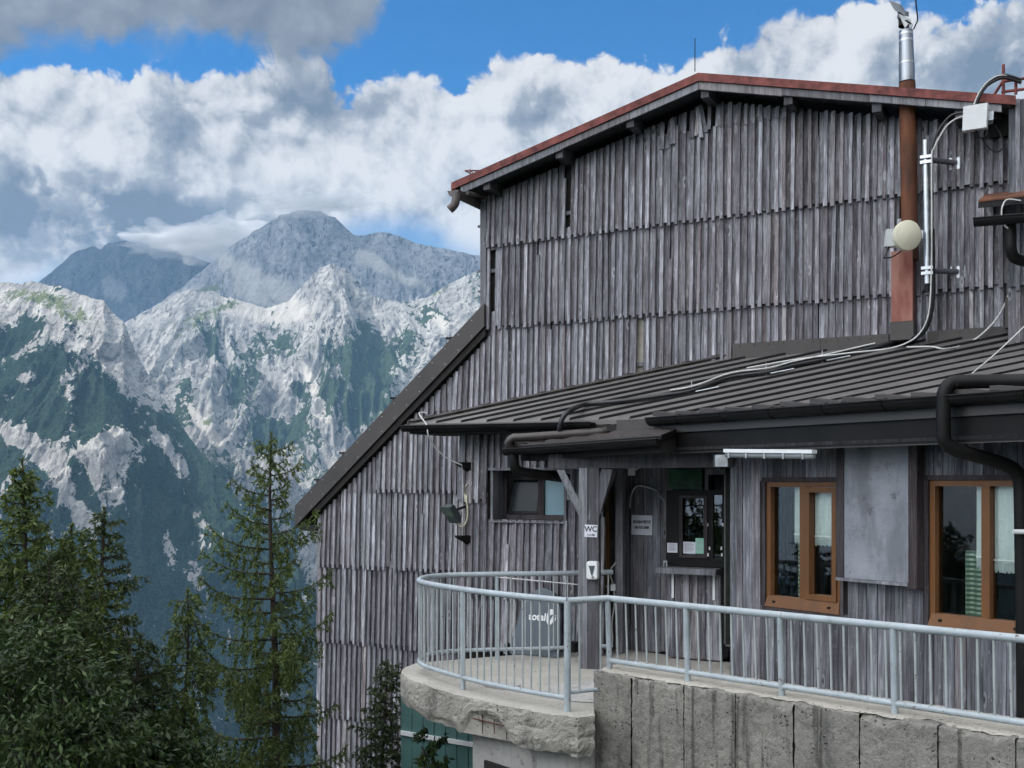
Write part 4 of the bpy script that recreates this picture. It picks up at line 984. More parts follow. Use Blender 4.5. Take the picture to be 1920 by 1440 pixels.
# ---- roof: two sheets of standing-seam metal, valley at the seam above the porch
C0 = W(768, 795, 13.7); E1 = W(1235, 785, 11.7); E2 = W(1920, 735, 8.32); eP = W(1374, 668, FG.depth(1374))
u = (eP - C0).normalized(); nG = Vector((FG.n[0], FG.n[1], 0)); oG = Vector((FG.o[0], FG.o[1], 0))
def top_of(Q, cap=4.6):
    off = (Q - oG).dot(nG); t = (off - .01) / -(u.dot(nG)) if u.dot(nG) < 0 else cap
    return Q + u * min(t, cap)
eL = (E1 - C0); eR = (E2 - E1); nLs = 9
outL = Vector((eL.y, -eL.x, 0)).normalized(); outR = Vector((eR.y, -eR.x, 0)).normalized()
if outL.y > 0: outL = -outL
if outR.y > 0: outR = -outR
QL = [C0 + eL * (i / nLs) for i in range(nLs + 1)]
stepR = .355 / eR.length; nR = int(1.45 / stepR)
QR = [E1 + eR * (stepR * j) for j in range(nR + 1)]
rfm = MB()
for Q in (QL, QR):
    for i in range(len(Q) - 1):
        a, b = Q[i], Q[i + 1]; ta, tb = top_of(a), top_of(b)
        dn = Vector((0, 0, -.05)); rfm.hexa([a + dn, b + dn, tb + dn, ta + dn, a, b, tb, ta])
aroof = rfm.build('roof', M['roofmetal'], annex)
sm = MB()
def seam(Q, n, hh=.028):
    T_ = top_of(Q); side_ = n.normalized(); w_ = .011; h_ = Vector((0, 0, hh)); st = u * .03
    sm.hexa([Q + st - side_ * w_, Q + st + side_ * w_, T_ + side_ * w_, T_ - side_ * w_, Q + st * 1.6 - side_ * w_ + h_, Q + st * 1.6 + side_ * w_ + h_, T_ + side_ * w_ + h_, T_ - side_ * w_ + h_])
for Q in QL[1:]: seam(Q, eL)
for j in range(int(1.45 * eR.length / .62)): seam(E1 + eR * ((j + 1) * .62 / eR.length), eR, .020)
sm.build('standing_seams', M['black'], aroof)
vg = MB(); tv = top_of(C0); sd = eL.normalized()
for o_, r_ in ((-.03, .012), (.035, .010)): vg.tube([C0 + sd * o_ + Vector((0, 0, .035)), tv + sd * o_ + Vector((0, 0, .035))], r_, 6)
vg.hexa([C0 - sd * .045 + Vector((0, 0, -.10)), C0 - sd * .03 + Vector((0, 0, -.10)), tv - sd * .03 + Vector((0, 0, -.10)), tv - sd * .045 + Vector((0, 0, -.10)), C0 - sd * .045 + Vector((0, 0, .03)), C0 - sd * .03 + Vector((0, 0, .03)), tv - sd * .03 + Vector((0, 0, .03)), tv - sd * .045 + Vector((0, 0, .03))])
vg.build('verge_trim', M['brown'], aroof)
cl = MB()
for k in range(11):
    p_ = C0 + (tv - C0) * ((k + .6) / 11.2) + sd * .01; cl.hexa([p_ + sd * x + u * y + Vector((0, 0, z)) for z in (.03, .062) for x, y in ((-.03, 0), (.03, 0), (.03, .07), (-.03, .07))])
cl.build('verge_clips', M['brown'], aroof)
# soffits under both eaves
sf = MB()
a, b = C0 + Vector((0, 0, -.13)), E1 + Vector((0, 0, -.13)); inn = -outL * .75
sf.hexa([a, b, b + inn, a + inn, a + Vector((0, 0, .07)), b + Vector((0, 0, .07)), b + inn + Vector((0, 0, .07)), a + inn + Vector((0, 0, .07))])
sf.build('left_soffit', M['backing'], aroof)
inR = -outR; zF0, zF1 = CAMZ + .345, CAMZ + .575
r0 = E1 + outR * .0; r1 = E1 + eR * 1.4
def at(p, z): return Vector((p.x, p.y, z))
fa = MB(); fa.hexa([at(r0, zF0), at(r1, zF0), at(r1 + inR * .05, zF0), at(r0 + inR * .05, zF0), at(r0, zF1), at(r1, zF1), at(r1 + inR * .05, zF1), at(r0 + inR * .05, zF1)])
fascia = fa.build('fascia', M['black'], annex)
fa = MB(); o_ = outR * .035
fa.hexa([at(r0 + o_, zF1 - .02), at(r1 + o_, zF1 - .02), at(r1 + inR * .03, zF1 - .02), at(r0 + inR * .03, zF1 - .02), at(r0 + o_, zF1 + .10), at(r1 + o_, zF1 + .10), at(r1 + inR * .03, zF1 + .10), at(r0 + inR * .03, zF1 + .10)])
fa.build('fascia_flashing', M['brown'], fascia)
fa = MB(); fa.hexa([at(r0 + o_ * .7, zF0 - .012), at(r1 + o_ * .7, zF0 - .012), at(r1 + inR * .03, zF0 - .012), at(r0 + inR * .03, zF0 - .012), at(r0 + o_ * .7, zF0 - .003), at(r1 + o_ * .7, zF0 - .003), at(r1 + inR * .03, zF0 - .003), at(r0 + inR * .03, zF0 - .003)]); fa.build('drip_edge', M['brown'], fascia)
sfr = MB(); sfr.hexa([at(r0, zF0 + .02), at(r1, zF0 + .02), at(r1 + inR * .7, zF0 + .02), at(r0 + inR * .7, zF0 + .02), at(r0, zF0 + .05), at(r1, zF0 + .05), at(r1 + inR * .7, zF0 + .05), at(r0 + inR * .7, zF0 + .05)]); sfr.build('right_soffit', M['beam'], fascia)
# end box of the right eave, facing the porch
eb = MB(); q0, q1 = W(1156, 826, 11.95), W(1237, 830, 11.62)
eb.hexa([q0, q1, q1 + Vector((.2, .5, 0)), q0 + Vector((.2, .5, 0)), at(q0, W(1156, 788, 11.95).z), at(q1, W(1237, 784, 11.62).z), at(q1 + Vector((.2, .5, 0)), W(1237, 784, 11.62).z), at(q0 + Vector((.2, .5, 0)), W(1156, 788, 11.95).z)])
eb.build('eave_end_box', M['brown'], fascia)
# gutters
gl = MB(); ga, gb = C0 + outL * .05 + Vector((0, 0, -.03)), C0 + eL * .775 + outL * .05 + Vector((0, 0, -.03))
gl.gutter(ga - sd * .06, gb, outL, .075)
for k in range(6): p_ = ga + (gb - ga) * ((k + .4) / 6); gl.gutter(p_, p_ + sd * .012, outL, .081)
gl.build('gutter', M['black'], annex)
gr_ = MB(); dR = eR.normalized(); ga, gb = E1 + outR * .10 + Vector((0, 0, .0)), E1 + eR * 1.4 + outR * .10
gr_.gutter(ga - dR * .02, gb, outR, .085)
for k in range(9): p_ = ga + (gb - ga) * ((k + .7) / 9.2); gr_.gutter(p_, p_ + dR * .014, outR, .092); gr_.tube([p_ + outR * .085 + Vector((0, 0, .0)), p_ - outR * .05 + Vector((0, 0, .03))], .008, 5)
gr_.build('gutter', M['black'], annex)
tl = MB()
for j in range(len(QR) - 1):
    a, b = QR[j], QR[j + 1]; lf = Vector((0, 0, .045)); f_ = outR * .09
    a2 = a + outR * .0; j1 = Vector((0, 0, rnd.uniform(.035, .055)))
    tl.hexa([a2 + f_ + Vector((0, 0, .025)), b + f_ + Vector((0, 0, .0)), b - f_ * .6 + Vector((0, 0, .0)), a2 - f_ * .6 + Vector((0, 0, .025)), a2 + f_ + j1 + Vector((0, 0, .022)), b + f_ + Vector((0, 0, .022)), b - f_ * .6 + Vector((0, 0, .03)), a2 - f_ * .6 + j1 + Vector((0, 0, .035))])
tl.build('eave_flaps', M['brown'], aroof)
# porch roof and its gutter
F0, F1 = W(957, 838, 12.4), W(1240, 818, 10.98); bk = Vector((.35, .72, .13))
pr = MB(); dn = Vector((0, 0, -.05)); nT = 8
pr.hexa([F0 + dn, F1 + dn, F1 + bk + dn, F0 + bk + dn, F0, F1, F1 + bk, F0 + bk]); proof = pr.build('porch_roof', M['black'], annex)
pt = MB()
for k in range(nT):
    a, b = F0 + (F1 - F0) * (k / nT), F0 + (F1 - F0) * ((k + 1) / nT); j = rnd.uniform(.02, .045)
    pt.hexa([a + Vector((0, 0, .004)), b + Vector((0, 0, .004)), b + bk + Vector((0, 0, .01)), a + bk + Vector((0, 0, .01)), a + Vector((0, 0, .014 + j)), b + Vector((0, 0, .016)), b + bk + Vector((0, 0, .02)), a + bk + Vector((0, 0, .02 + j))])
pt.build('porch_tiles', M['brown'], proof)
op = (F1 - F0); op = Vector((op.y, -op.x, 0)).normalized(); op = -op if op.y > 0 else op
pg = MB(); pg.gutter(F0 + op * .03 - op.cross(Vector((0, 0, 1))) * 0 + Vector((0, 0, -.03)) + (F0 - F1).normalized() * .05, F1 + op * .03 + Vector((0, 0, -.03)), op, .07); pg.build('porch_gutter', M['black'], proof)
ps = MB(); ps.hexa([F0 + Vector((.12, .1, -.16)), F1 + Vector((0, .1, -.16)), F1 + bk + Vector((0, 0, -.28)), F0 + bk + Vector((0, 0, -.28)), F0 + Vector((.12, .1, -.06)), F1 + Vector((0, .1, -.06)), F1 + bk + Vector((0, 0, -.06)), F0 + bk + Vector((0, 0, -.06))]); ps.build('porch_soffit', M['backing'], proof)
# rainwater pipes
dpipe = MB(); dpipe.tube(smoothpath([W(1142, 800, 12.15), W(1133, 809, 12.1), W(1110, 811, 12.1), W(985, 820, 12.28), W(964, 821, 12.32), W(954, 829, 12.34), W(955, 838, 12.36), W(962, 846, 12.38)], 5), .05, 12); dpipe.build('transfer_pipe', M['brown'], annex)
dpipe = MB(); dpipe.tube(smoothpath([W(963, 850, 12.36), W(964, 868, 12.36), W(968, 880, 12.38), W(985, 886, 12.42), W(1030, 892, 12.52), W(1066, 897, 12.6)], 5), .058, 12); dpipe.build('porch_downpipe', M['black'], annex)
zo = 8.62
dpipe = MB(); dpipe.tube(smoothpath([W(2080, 706, 8.0), W(1920, 714, zo - .1), W(1806, 716, zo + .08), W(1782, 720, zo + .1), W(1771, 736, zo + .1), W(1769, 760, zo + .1), W(1769, 805, zo + .1), W(1772, 828, zo + .1), W(1790, 842, zo + .1), W(1840, 857, zo + .12), W(1886, 872, zo + .15), W(1904, 884, zo + .16), W(1913, 905, zo + .16), W(1915, 960, zo + .16), W(1919, 1250, zo + .16), W(1920, 1420, zo + .16)], 5), .058, 14)
dpo = dpipe.build('downpipe', M['black'], annex)
br = MB(); p_ = W(1916, 997, zo + .06); br.tube([p_ + Vector((-.07, 0, 0)), p_ + Vector((.07, -.01, 0))], .02, 8); br.build('pipe_clip', M['white'], dpo)
# ================================================================ TERRACE, RETAINING WALL, RAILING
from mathutils import noise as mnoise
FW = frame_at(1112, 9.8, math.atan(2000 / 2010))
LZ = CAMZ - 1.70                                    # top of the retaining wall
railplan = smoothpath([Vector((.50, 9.62, 0)), Vector((-.02, 10.10, 0)), Vector((-.49, 10.65, 0)), Vector((-.96, 11.42, 0)), Vector((-.99, 11.95, 0)), Vector((-.78, 12.30, 0)), Vector((-.30, 12.45, 0)), Vector((.40, 12.55, 0)), Vector((1.20, 12.75, 0))], 10)

def nz(p, s, oct=4): return mnoise.fractal(Vector(p) * s, 0.8, 2.0, oct)
# slab edge: the rail line pushed outwards
edge_ = [Vector((.62, 9.22, 0)), Vector((.84, 9.42, 0)), Vector((.74, 9.40, 0))]
def offset_path(P, d):
    out = []
    for i, p in enumerate(P):
        t = (P[min(i + 1, len(P) - 1)] - P[max(i - 1, 0)]).normalized(); out.append(p + Vector((-t.y, t.x, 0)) * d)
    return out
outl = offset_path(railplan, 0.0)
tt_ = (railplan[1] - railplan[0]).normalized(); lft = Vector((tt_.y, -tt_.x, 0))
sgn = -1 if lft.y > 0 else 1
outer = offset_path(railplan[:46], -0.20 * sgn if False else 0.20)
if (outer[5] - railplan[5]).y > 0: outer = offset_path(railplan[:46], -0.20)
outer = [Vector((.76, 9.80, 0)), Vector((.735, 9.44, 0)), Vector((.58, 9.36, 0))] + outer
# resample finely
def resample(P, step):
    out = [P[0].copy()]; acc = 0
    for a, b in zip(P[:-1], P[1:]):
        L = (b - a).length; n = max(1, int(L / step))
        for k in range(1, n + 1): out.append(a + (b - a) * (k / n))
    return out
outer = resample(outer, .022)
nz_rows = 13; V = []; Fq = []; m_ = len(outer)
for i, p in enumerate(outer):
    tg_ = (outer[min(i + 1, m_ - 1)] - outer[max(i - 1, 0)]).normalized(); nn = Vector((-tg_.y, tg_.x, 0))
    if nn.dot(p - Vector((.6, 11.2, 0))) < 0: nn = -nn
    fr_ = i / m_
    th = .34 + .05 * nz((p.x, p.y, 3), 1.6) + .02 * nz((p.x, p.y, 9), 7)
    brk = max(0.0, 1 - abs(fr_ - .40) / .09)
    th -= .17 * min(1, brk * 2) ; th += .05 * max(0, 1 - abs(fr_ - .12) / .14)
    for k in range(nz_rows):
        q = k / (nz_rows - 1)
        inset = .005 * nz((p.x, p.y, q * th * 1.0), 12) + .007 * nz((p.x, p.y, q * th), 32, 3) + .005 * nz((p.x * 1.3, p.y, q), 3.1) + .03 * max(0, .12 - q) * 2 + (.12 * max(0, q - .72) * (1 + nz((p.x, p.y, 5), 4)))
        big_ = max(0, nz((p.x + 4, p.y, q * 1.4), 2.6) - .25) * .03
        if fr_ < .16: big_ += .04 * abs(nz((p.x, p.y, q * .6 + 7), 8)) * q
        pp = p - nn * (inset + big_); V.append((pp.x, pp.y, -q * th + (.006 * nz((p.x, p.y, 1), 6) if k == 0 else 0)))
for i in range(m_ - 1):
    for k in range(nz_rows - 1): a = i * nz_rows + k; Fq.append((a, a + 1, a + nz_rows + 1, a + nz_rows))
te_ = MB(); te_.add(V, Fq, False); tb = MB()
topring = [V[i * nz_rows] for i in range(m_)]; botring = [V[i * nz_rows + nz_rows - 1] for i in range(m_)]
_a, _b = FW.P(6, -.5, 0), FW.P(.05, -.5, 0)
inner = [(1.2, 13.4, 0), (5.9, 9.4, 0), (_a.x, _a.y, 0), (_b.x, _b.y, 0)]
tb.add(topring + inner, [tuple(range(len(topring) + len(inner)))])
tb.add(botring + [(x, y, -.33) for x, y, z in inner], [tuple(range(len(botring) + len(inner)))[::-1]])
terr = tag(tb.build('concrete_terrace', M['conc']), 'rounded concrete terrace slab with a crumbling broken edge', 'terrace')
te_.build('broken_edge', M['concedge'], terr)
# rusty reinforcing bars showing in the broken edge
rb = MB(); i0 = int(m_ * .335); i1 = int(m_ * .465)
for i in range(i0, i1, 7):
    p = outer[i]; ct = (Vector((.6, 11.2, 0)) - p).normalized(); q = p + ct * .05
    rb.tube([q + Vector((0, 0, -.13)), q + Vector((rnd.uniform(-.01, .01), 0, -.27 - rnd.uniform(0, .06)))], .005, 5)
rb.tube([outer[i] + (Vector((.6, 11.2, 0)) - outer[i]).normalized() * .045 + Vector((0, 0, -.20)) for i in range(i0 - 4, i1 + 4, 4)], .007, 5)
tag(rb.build('rebar', mat('dark_rust', (.09, .035, .02), .9, var=.4)), 'rusty bare reinforcing bars in the broken terrace edge', 'rebar')
# pale repair patches on the slab
pa = MB()
def patch(cx, cy, rx, ry, ang, n=26, z=.005):
    pts = []
    for k in range(n):
        t = 2 * math.pi * k / n; r_ = 1 + .22 * nz((math.cos(t), math.sin(t), cx * 3), 1.5, 3); x, y = rx * r_ * math.cos(t), ry * r_ * math.sin(t)
        pts.append((cx + x * math.cos(ang) - y * math.sin(ang), cy + x * math.sin(ang) + y * math.cos(ang), z))
    pa.prism(pts, (0, 0, .004))
for _p in ((-.12, 10.85, .26, .15, -.8), (.75, 10.5, .42, .5, .1)): pa = MB(); patch(*_p); pa.build('repair_patch', M['plaster'], terr)

# curved support wall under the slab
sup = resample([outer[k] + (Vector((.9, 11.3, 0)) - outer[k]).normalized() * .26 for k in range(int(m_ * .02), int(m_ * .56), 6)], .05)
sb = MB(); n_ = len(sup)
vs = []
for p in sup: vs += [(p.x, p.y, -.12), (p.x, p.y, -3.2)]
sb.add(vs, [(2 * i, 2 * i + 1, 2 * i + 3, 2 * i + 2) for i in range(n_ - 1)], True)
ins = [p + (Vector((.9, 11.3, 0)) - p).normalized() * .25 for p in sup]; vs = []
for p in ins: vs += [(p.x, p.y, -.12), (p.x, p.y, -3.2)]
sb.add(vs, [(2 * i, 2 * i + 1, 2 * i + 3, 2 * i + 2) for i in range(n_ - 1)], True)
sb.add([(sup[-1].x, sup[-1].y, -.12), (sup[-1].x, sup[-1].y, -3.2), (ins[-1].x, ins[-1].y, -3.2), (ins[-1].x, ins[-1].y, -.12)], [(0, 1, 2, 3)])
sb.add([(sup[0].x, sup[0].y, -.12), (sup[0].x, sup[0].y, -3.2), (ins[0].x, ins[0].y, -3.2), (ins[0].x, ins[0].y, -.12)], [(0, 1, 2, 3)])
supw = sb.build('support_wall', M['plaster']); tag(supw, 'smooth pale concrete wall carrying the rounded terrace corner', 'wall')
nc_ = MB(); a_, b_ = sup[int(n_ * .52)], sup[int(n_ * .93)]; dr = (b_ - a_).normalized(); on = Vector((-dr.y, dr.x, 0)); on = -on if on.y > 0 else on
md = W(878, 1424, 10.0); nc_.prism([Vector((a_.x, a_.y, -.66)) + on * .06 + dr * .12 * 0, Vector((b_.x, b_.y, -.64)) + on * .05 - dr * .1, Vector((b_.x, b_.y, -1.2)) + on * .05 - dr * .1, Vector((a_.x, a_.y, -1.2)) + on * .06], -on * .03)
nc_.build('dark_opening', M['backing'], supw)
# green sheeted lean-to under the slab
te = MB(); x0, x1, d_ = W(752, 1300, 13.1), W(900, 1300, 12.6), (W(900, 1300, 12.6) - W(752, 1300, 13.1))
for k in range(7):
    a = x0 + d_ * (k / 7); b = x0 + d_ * ((k + 1) / 7); te.hexa([at(a, -3), at(b - d_ * .012, -3), at(b - d_ * .012, -3) + Vector((0, .02, 0)), at(a, -3) + Vector((0, .02, 0)), at(a, -.45), at(b - d_ * .012, -.45), at(b - d_ * .012, -.45) + Vector((0, .02, 0)), at(a, -.45) + Vector((0, .02, 0))])
    te.tube([at(b - d_ * .006, -3), at(b - d_ * .006, -.45)], .012, 6)
teal = te.build('sheet_door', M['teal']); tag(teal, 'blue green ribbed sheet door in the shade under the terrace', 'door')
te = MB(); te.hexa([at(x0, -1.02) + Vector((0, -.04, 0)), at(x1, -1.06) + Vector((0, -.04, 0)), at(x1, -1.06), at(x0, -1.02), at(x0, -.97) + Vector((0, -.04, 0)), at(x1, -1.01) + Vector((0, -.04, 0)), at(x1, -1.01), at(x0, -.97)]); te.build('white_rail', M['white'], teal)

# retaining wall of upright concrete panels
def rough_panel(F, s0, s1, o0, o1, z0, z1, seed, res=.02, sa=.008):
    ns = max(3, int((s1 - s0) / res)); nzv = max(3, int((z1 - z0) / res)); no = max(3, int((o1 - o0) / .03))
    prof = [(o0 + (o1 - o0) * k / no, z1) for k in range(no)] + [(o1, z1 - (z1 - z0) * k / nzv) for k in range(nzv + 1)]
    V = []; Fq = []; np_ = len(prof)
    for i in range(ns + 1):
        s_ = s0 + (s1 - s0) * i / ns; e = min(s_ - s0, s1 - s_)
        chip = min(.055, max(0, nz((s_ + seed, 0, 2), 3.2) - .05) * .09) + .014 * abs(nz((s_ + seed, 1, 5), 14))
        for (o, z) in prof:
            d_edge = max(0, o - (o1 - .07)) / .07 * max(0, 1 - (z1 - z) / max(.02, chip + .02))
            n1 = nz((s_ * 1.0 + seed, z, o), 11) * sa + nz((s_ + seed, z, o + 4), 38, 2) * sa * .7
            V.append(F.P(s_, o + n1 * (1 if z < z1 else .2) - d_edge * chip * .55 - (.010 if e < .012 else 0), z - d_edge * chip + (nz((s_ + seed, o, 8), 9) * sa if z == z1 else 0)))
    for i in range(ns):
        for k in range(np_ - 1): a = i * np_ + k; Fq.append((a, a + 1, a + np_ + 1, a + np_))
    return V, Fq
rw = empty('retaining_wall', FW.P(2, -.15, -1), 'long low retaining wall of upright weathered concrete panels under the railing', 'wall')
joints = [FW.s_of(x) for x in (1112, 1183, 1281, 1378, 1487, 1610, 1757)] + [FW.s_of(1757) + .53 * k for k in (1, 2, 3)]
for k in range(len(joints) - 1):
    a, b = joints[k] + .005, joints[k + 1] - .005
    p_ = MB(); V_, F_ = rough_panel(FW, a, b, -.30, 0.0 + rnd.uniform(-.008, .008), -1.1, LZ - .012, k * 5.3); p_.add(V_, F_, True)
    if k == 0: p_.box(FW, a + .004, a + .1, -.30, -.012, -1.1, LZ - .03)
    p_.build('concrete_panel', M['concw'], rw)
bk_ = MB(); bk_.box(FW, joints[0] + .1, joints[-1], -.29, -.075, -1.1, LZ - .09); bk_.build('joint_backing', mat('dirty_joint', (.05, .048, .045), .95, var=.4), rw)
cp = MB(); ns = 150; cpv = []; sE = joints[-1]
for i in range(ns + 1):
    s_ = joints[0] + (sE - joints[0]) * i / ns; fr_ = -.02 - max(0, nz((s_, 2, 3), 2.5, 5)) * .16 - .03 * abs(nz((s_, 4, 3), 12))
    for k in range(6):
        q = k / 5; o = -.62 + (.62 + fr_) * q; cpv.append(FW.P(s_, o, LZ + .004 + .008 * nz((s_, o, 1), 8) - (.016 if k == 5 else 0)))
cp.add(cpv, [(i * 6 + k, i * 6 + k + 1, i * 6 + k + 7, i * 6 + k + 6) for i in range(ns) for k in range(5)], True)
cp.box(FW, joints[0] + .01, sE, -.62, -.60, -.05, LZ + .0)
cp.build('worn_top', M['conccap'], rw)

# railing
rail = empty('railing', (.5, 10.5, 0), 'blue grey tubular steel railing curving round the terrace corner and along the wall', 'railing')
RT, RBm = 1.0, .12
P4 = FW.P(FW.s_of(1143, -.14), -.14, 0)
sA_, oA_ = FW.s_of(1143, -.14), -.14
lean_ = .045
def rp(s_, z): return FW.P(s_, oA_ + lean_ * (z - LZ), z)
sEnd_ = FW.s_of(2200, -.14)
tr = MB(); tr.tube([Vector((p.x, p.y, RT)) for p in railplan], .030, 10); tr.tube([Vector((.50, 9.62, RT)), Vector((.52, 9.62, RT)), rp(sA_, RT), rp(sA_ + .1, RT), rp(sEnd_, RT)], .030, 10)
tr.build('top_rail', M['rail'], rail)
br = MB(); br.tube([Vector((p.x, p.y, RBm)) for p in railplan], .023, 10); br.tube([Vector((.50, 9.62, .17)), Vector((.80, 9.78, .17))], .018, 8); br.tube([rp(sA_, LZ + .075), rp(sEnd_, LZ + .075)], .024, 10)
br.build('bottom_rail', M['rail'], rail)
def post_(a, b, r=.028):
    q = MB(); q.tube([a, b], r, 10); q.build('post', M['rail'], rail)
post_(Vector((.50, 9.62, -.01)), Vector((.50, 9.62, RT)), .032)
dd = lambda x: min(range(len(railplan)), key=lambda i: abs(railplan[i].x / railplan[i].y - (x - CX) / FPX) + (0 if i < 45 else 9))
for x in (868, 794): p = railplan[dd(x)]; post_(Vector((p.x, p.y, -.01)), Vector((p.x, p.y, RT)), .026)
p = railplan[62]; post_(Vector((p.x, p.y, -.01)), Vector((p.x, p.y, RT)), .024)
for x in (1143, 1290, 1466, 1678, 1935, 2190): s_ = FW.s_of(x, -.14); post_(rp(s_, LZ - .02), rp(s_, RT), .026)
nb_ = 0
def bal(a, b, r=.0098):
    global nb_
    q = MB(); q.tube([a, b], r, 6); q.build('baluster', M['baluster'], rail); nb_ += 1
acc = 0; stepb = .108; last = railplan[0]
L_ = 0
for a, b in zip(railplan[:-1], railplan[1:]):
    seg = (b - a).length
    while acc + seg >= stepb:
        t = (stepb - acc) / seg; a = a + (b - a) * t; seg = (b - a).length; acc = 0
        st_ = stepb if a.y < 12.2 else .15
        bal(Vector((a.x, a.y, RBm)), Vector((a.x, a.y, RT)))
        stepb = .108 if a.y < 12.25 else .17
    acc += seg
for t in (.28, .78): a = Vector((.50, 9.62, 0)).lerp(P4, t); bal(Vector((a.x, a.y, .17)), Vector((a.x, a.y, RT)))
s_ = sA_ + .1
while s_ < sEnd_ and nb_ < 100: bal(rp(s_, LZ + .075), rp(s_, RT)); s_ += .112
if s_ < sEnd_:
    q = MB()
    while s_ < sEnd_: q.tube([rp(s_, LZ + .075), rp(s_, RT)], .0098, 6); s_ += .112
    q.build('baluster', M['baluster'], rail)['kind'] = 'stuff'
print('BALUSTERS', nb_)

# ================================================================ THINGS ON THE BUILDINGS
def text(body, size, P0, dx, dz, m, parent, name='lettering', ext=.001, cx=True, bold=.0, scale_x=1.0):
    cu = bpy.data.curves.new('t', 'FONT'); cu.body = body; cu.size = size; cu.extrude = ext; cu.align_x = 'CENTER'; cu.align_y = 'CENTER'; cu.offset = bold
    to = bpy.data.objects.new('t', cu); COL.objects.link(to)
    bpy.context.view_layer.update()
    me = bpy.data.meshes.new_from_object(to.evaluated_get(bpy.context.evaluated_depsgraph_get()))
    bpy.data.objects.remove(to)
    dx = Vector(dx).normalized(); dz = Vector(dz).normalized(); nn = dx.cross(dz); off = origin_of(parent) if parent else Vector((0, 0, 0))
    for v in me.vertices:
        c = v.co; v.co = Vector(P0) + dx * c.x * scale_x + dz * c.y + nn * c.z - off
    o = bpy.data.objects.new(name, me); COL.objects.link(o); me.materials.clear(); me.materials.append(m)
    if parent: o.parent = parent
    return o
def dvec(F): return Vector((F.d[0], F.d[1], 0))
UPV = Vector((0, 0, 1))

# signs
def sheet(name, F, px0, px1, py0, py1, off, m, label, cat, th=.004, group=None, rot=0.0):
    s0, s1, z0, z1 = rect(F, px0, px1, py0, py1, off); q = MB()
    c_, z_ = (s0 + s1) / 2, (z0 + z1) / 2; hw, hh = (s1 - s0) / 2, (z1 - z0) / 2; ca, sa = math.cos(rot), math.sin(rot)
    pts = [F.P(c_ + x * ca - y * sa, off - th, z_ + x * sa + y * ca) for x, y in ((-hw, -hh), (hw, -hh), (hw, hh), (-hw, hh))]
    q.prism(pts, Vector((F.n[0], F.n[1], 0)) * th)
    o = q.build(name, m); tag(o, label, cat, group); return o, F.P(c_, off + .0015, z_), s1 - s0, z1 - z0
o_, c_, w_, h_ = sheet('toilet_sign', FP, 1096, 1120, 984, 1007, .075, M['paper'], 'small white sign reading WC with an arrow on the porch post', 'sign', rot=-.04)
text('WC', .085, c_ + UPV * .018, dvec(FP), UPV, M['ink'], o_, bold=.0015, scale_x=.95)
ar = MB(); ca_ = c_ - UPV * .045
ar.prism([ca_ + dvec(FP) * x + UPV * y for x, y in ((-.045, -.004), (.02, -.004), (.02, -.013), (.05, 0), (.02, .013), (.02, .004), (-.045, .004))], Vector((FP.n[0], FP.n[1], 0)) * .001); ar.build('arrow', M['ink'], o_)
o_, c_, w_, h_ = sheet('cash_desk_sign', FRC, 1184, 1223, 966, 1003, .05, M['paper'], 'white notice in two languages beside the ticket window', 'sign', rot=-.01)
text('BLAGAJNA-PREVOZI', .050, c_ + UPV * .038, dvec(FRC), UPV, M['ink'], o_, bold=.0015, scale_x=.50)
text('RING FOR CASHIER', .046, c_ - UPV * .032, dvec(FRC), UPV, M['ink'], o_, bold=.0015, scale_x=.47)
o_, c_, w_, h_ = sheet('green_sign', FRC, 1253, 1316, 881, 917, .10, M['green'], 'faded green sign above the ticket window under the porch', 'sign', th=.02)
for k, (t_, x) in enumerate((('I', -.15), ('ITT', .02), ('I', .18))): text(t_, .035, c_ - UPV * .098 + dvec(FRC) * x, dvec(FRC), UPV, M['ink'], o_)
for x0, x1, y0, y1, m, lb, of in ((1251, 1270, 1018, 1036, 'paper', 'small white notice left of the ticket window glass', .381), (1281, 1304, 1016, 1038, 'paper', 'white printed notice at the foot of the ticket window glass', .384), (1304, 1320, 1009, 1038, 'mint', 'mint green notice on the ticket window glass', .386)):
    o_, c_, w_, h_ = sheet('notice', FRC, x0, x1, y0, y1, of, M[m], lb, 'notice', th=.002, group='papers on the ticket window')
    ln_ = MB()
    for k in range(7): ln_.box(FRC, 0, 0.001, 0, .001, 0, 0.001) if False else ln_.prism([c_ + dvec(FRC) * (x * w_) + UPV * (h_ * (.36 - .11 * k) + y) for x, y in ((-.36, 0), (.36 if k % 3 else .2, 0), (.36 if k % 3 else .2, .006), (-.36, .006))], Vector((FRC.n[0], FRC.n[1], 0)) * .0006)
    ln_.build('print_lines', mat('grey_print', (.35, .36, .42), .8, bump=0), o_)
# soap dispenser
q = MB(); s0, s1, z0, z1 = rect(FP, 1099, 1121, 1053, 1087, .16)
def rbox(mbx, F, s0, s1, o0, o1, z0, z1, r=.02, n=4):
    pts = []
    for cx_, cz_, a0 in ((s1 - r, z1 - r, 0), (s0 + r, z1 - r, 90), (s0 + r, z0 + r, 180), (s1 - r, z0 + r, 270)):
        for k in range(n + 1): t = R(a0 + 90 * k / n); pts.append((cx_ + r * math.cos(t), cz_ + r * math.sin(t)))
    cxm, czm = (s0 + s1) / 2, (z0 + z1) / 2
    k0 = [F.P(a, o0, b) for a, b in pts]; k1 = [F.P(a, o0 + (o1 - o0) * .75, b) for a, b in pts]; k2 = [F.P(cxm + (a - cxm) * .86, o1, czm + (b - czm) * .90) for a, b in pts]
    m = len(pts); mbx.add(k0 + k1 + k2, [tuple(range(m))[::-1], tuple(range(2 * m, 3 * m))] + [(i, (i + 1) % m, m + (i + 1) % m, m + i) for i in range(m)] + [(m + i, m + (i + 1) % m, 2 * m + (i + 1) % m, 2 * m + i) for i in range(m)], False)
rbox(q, FP, s0, s1, .065, .17, z0, z1, .028)
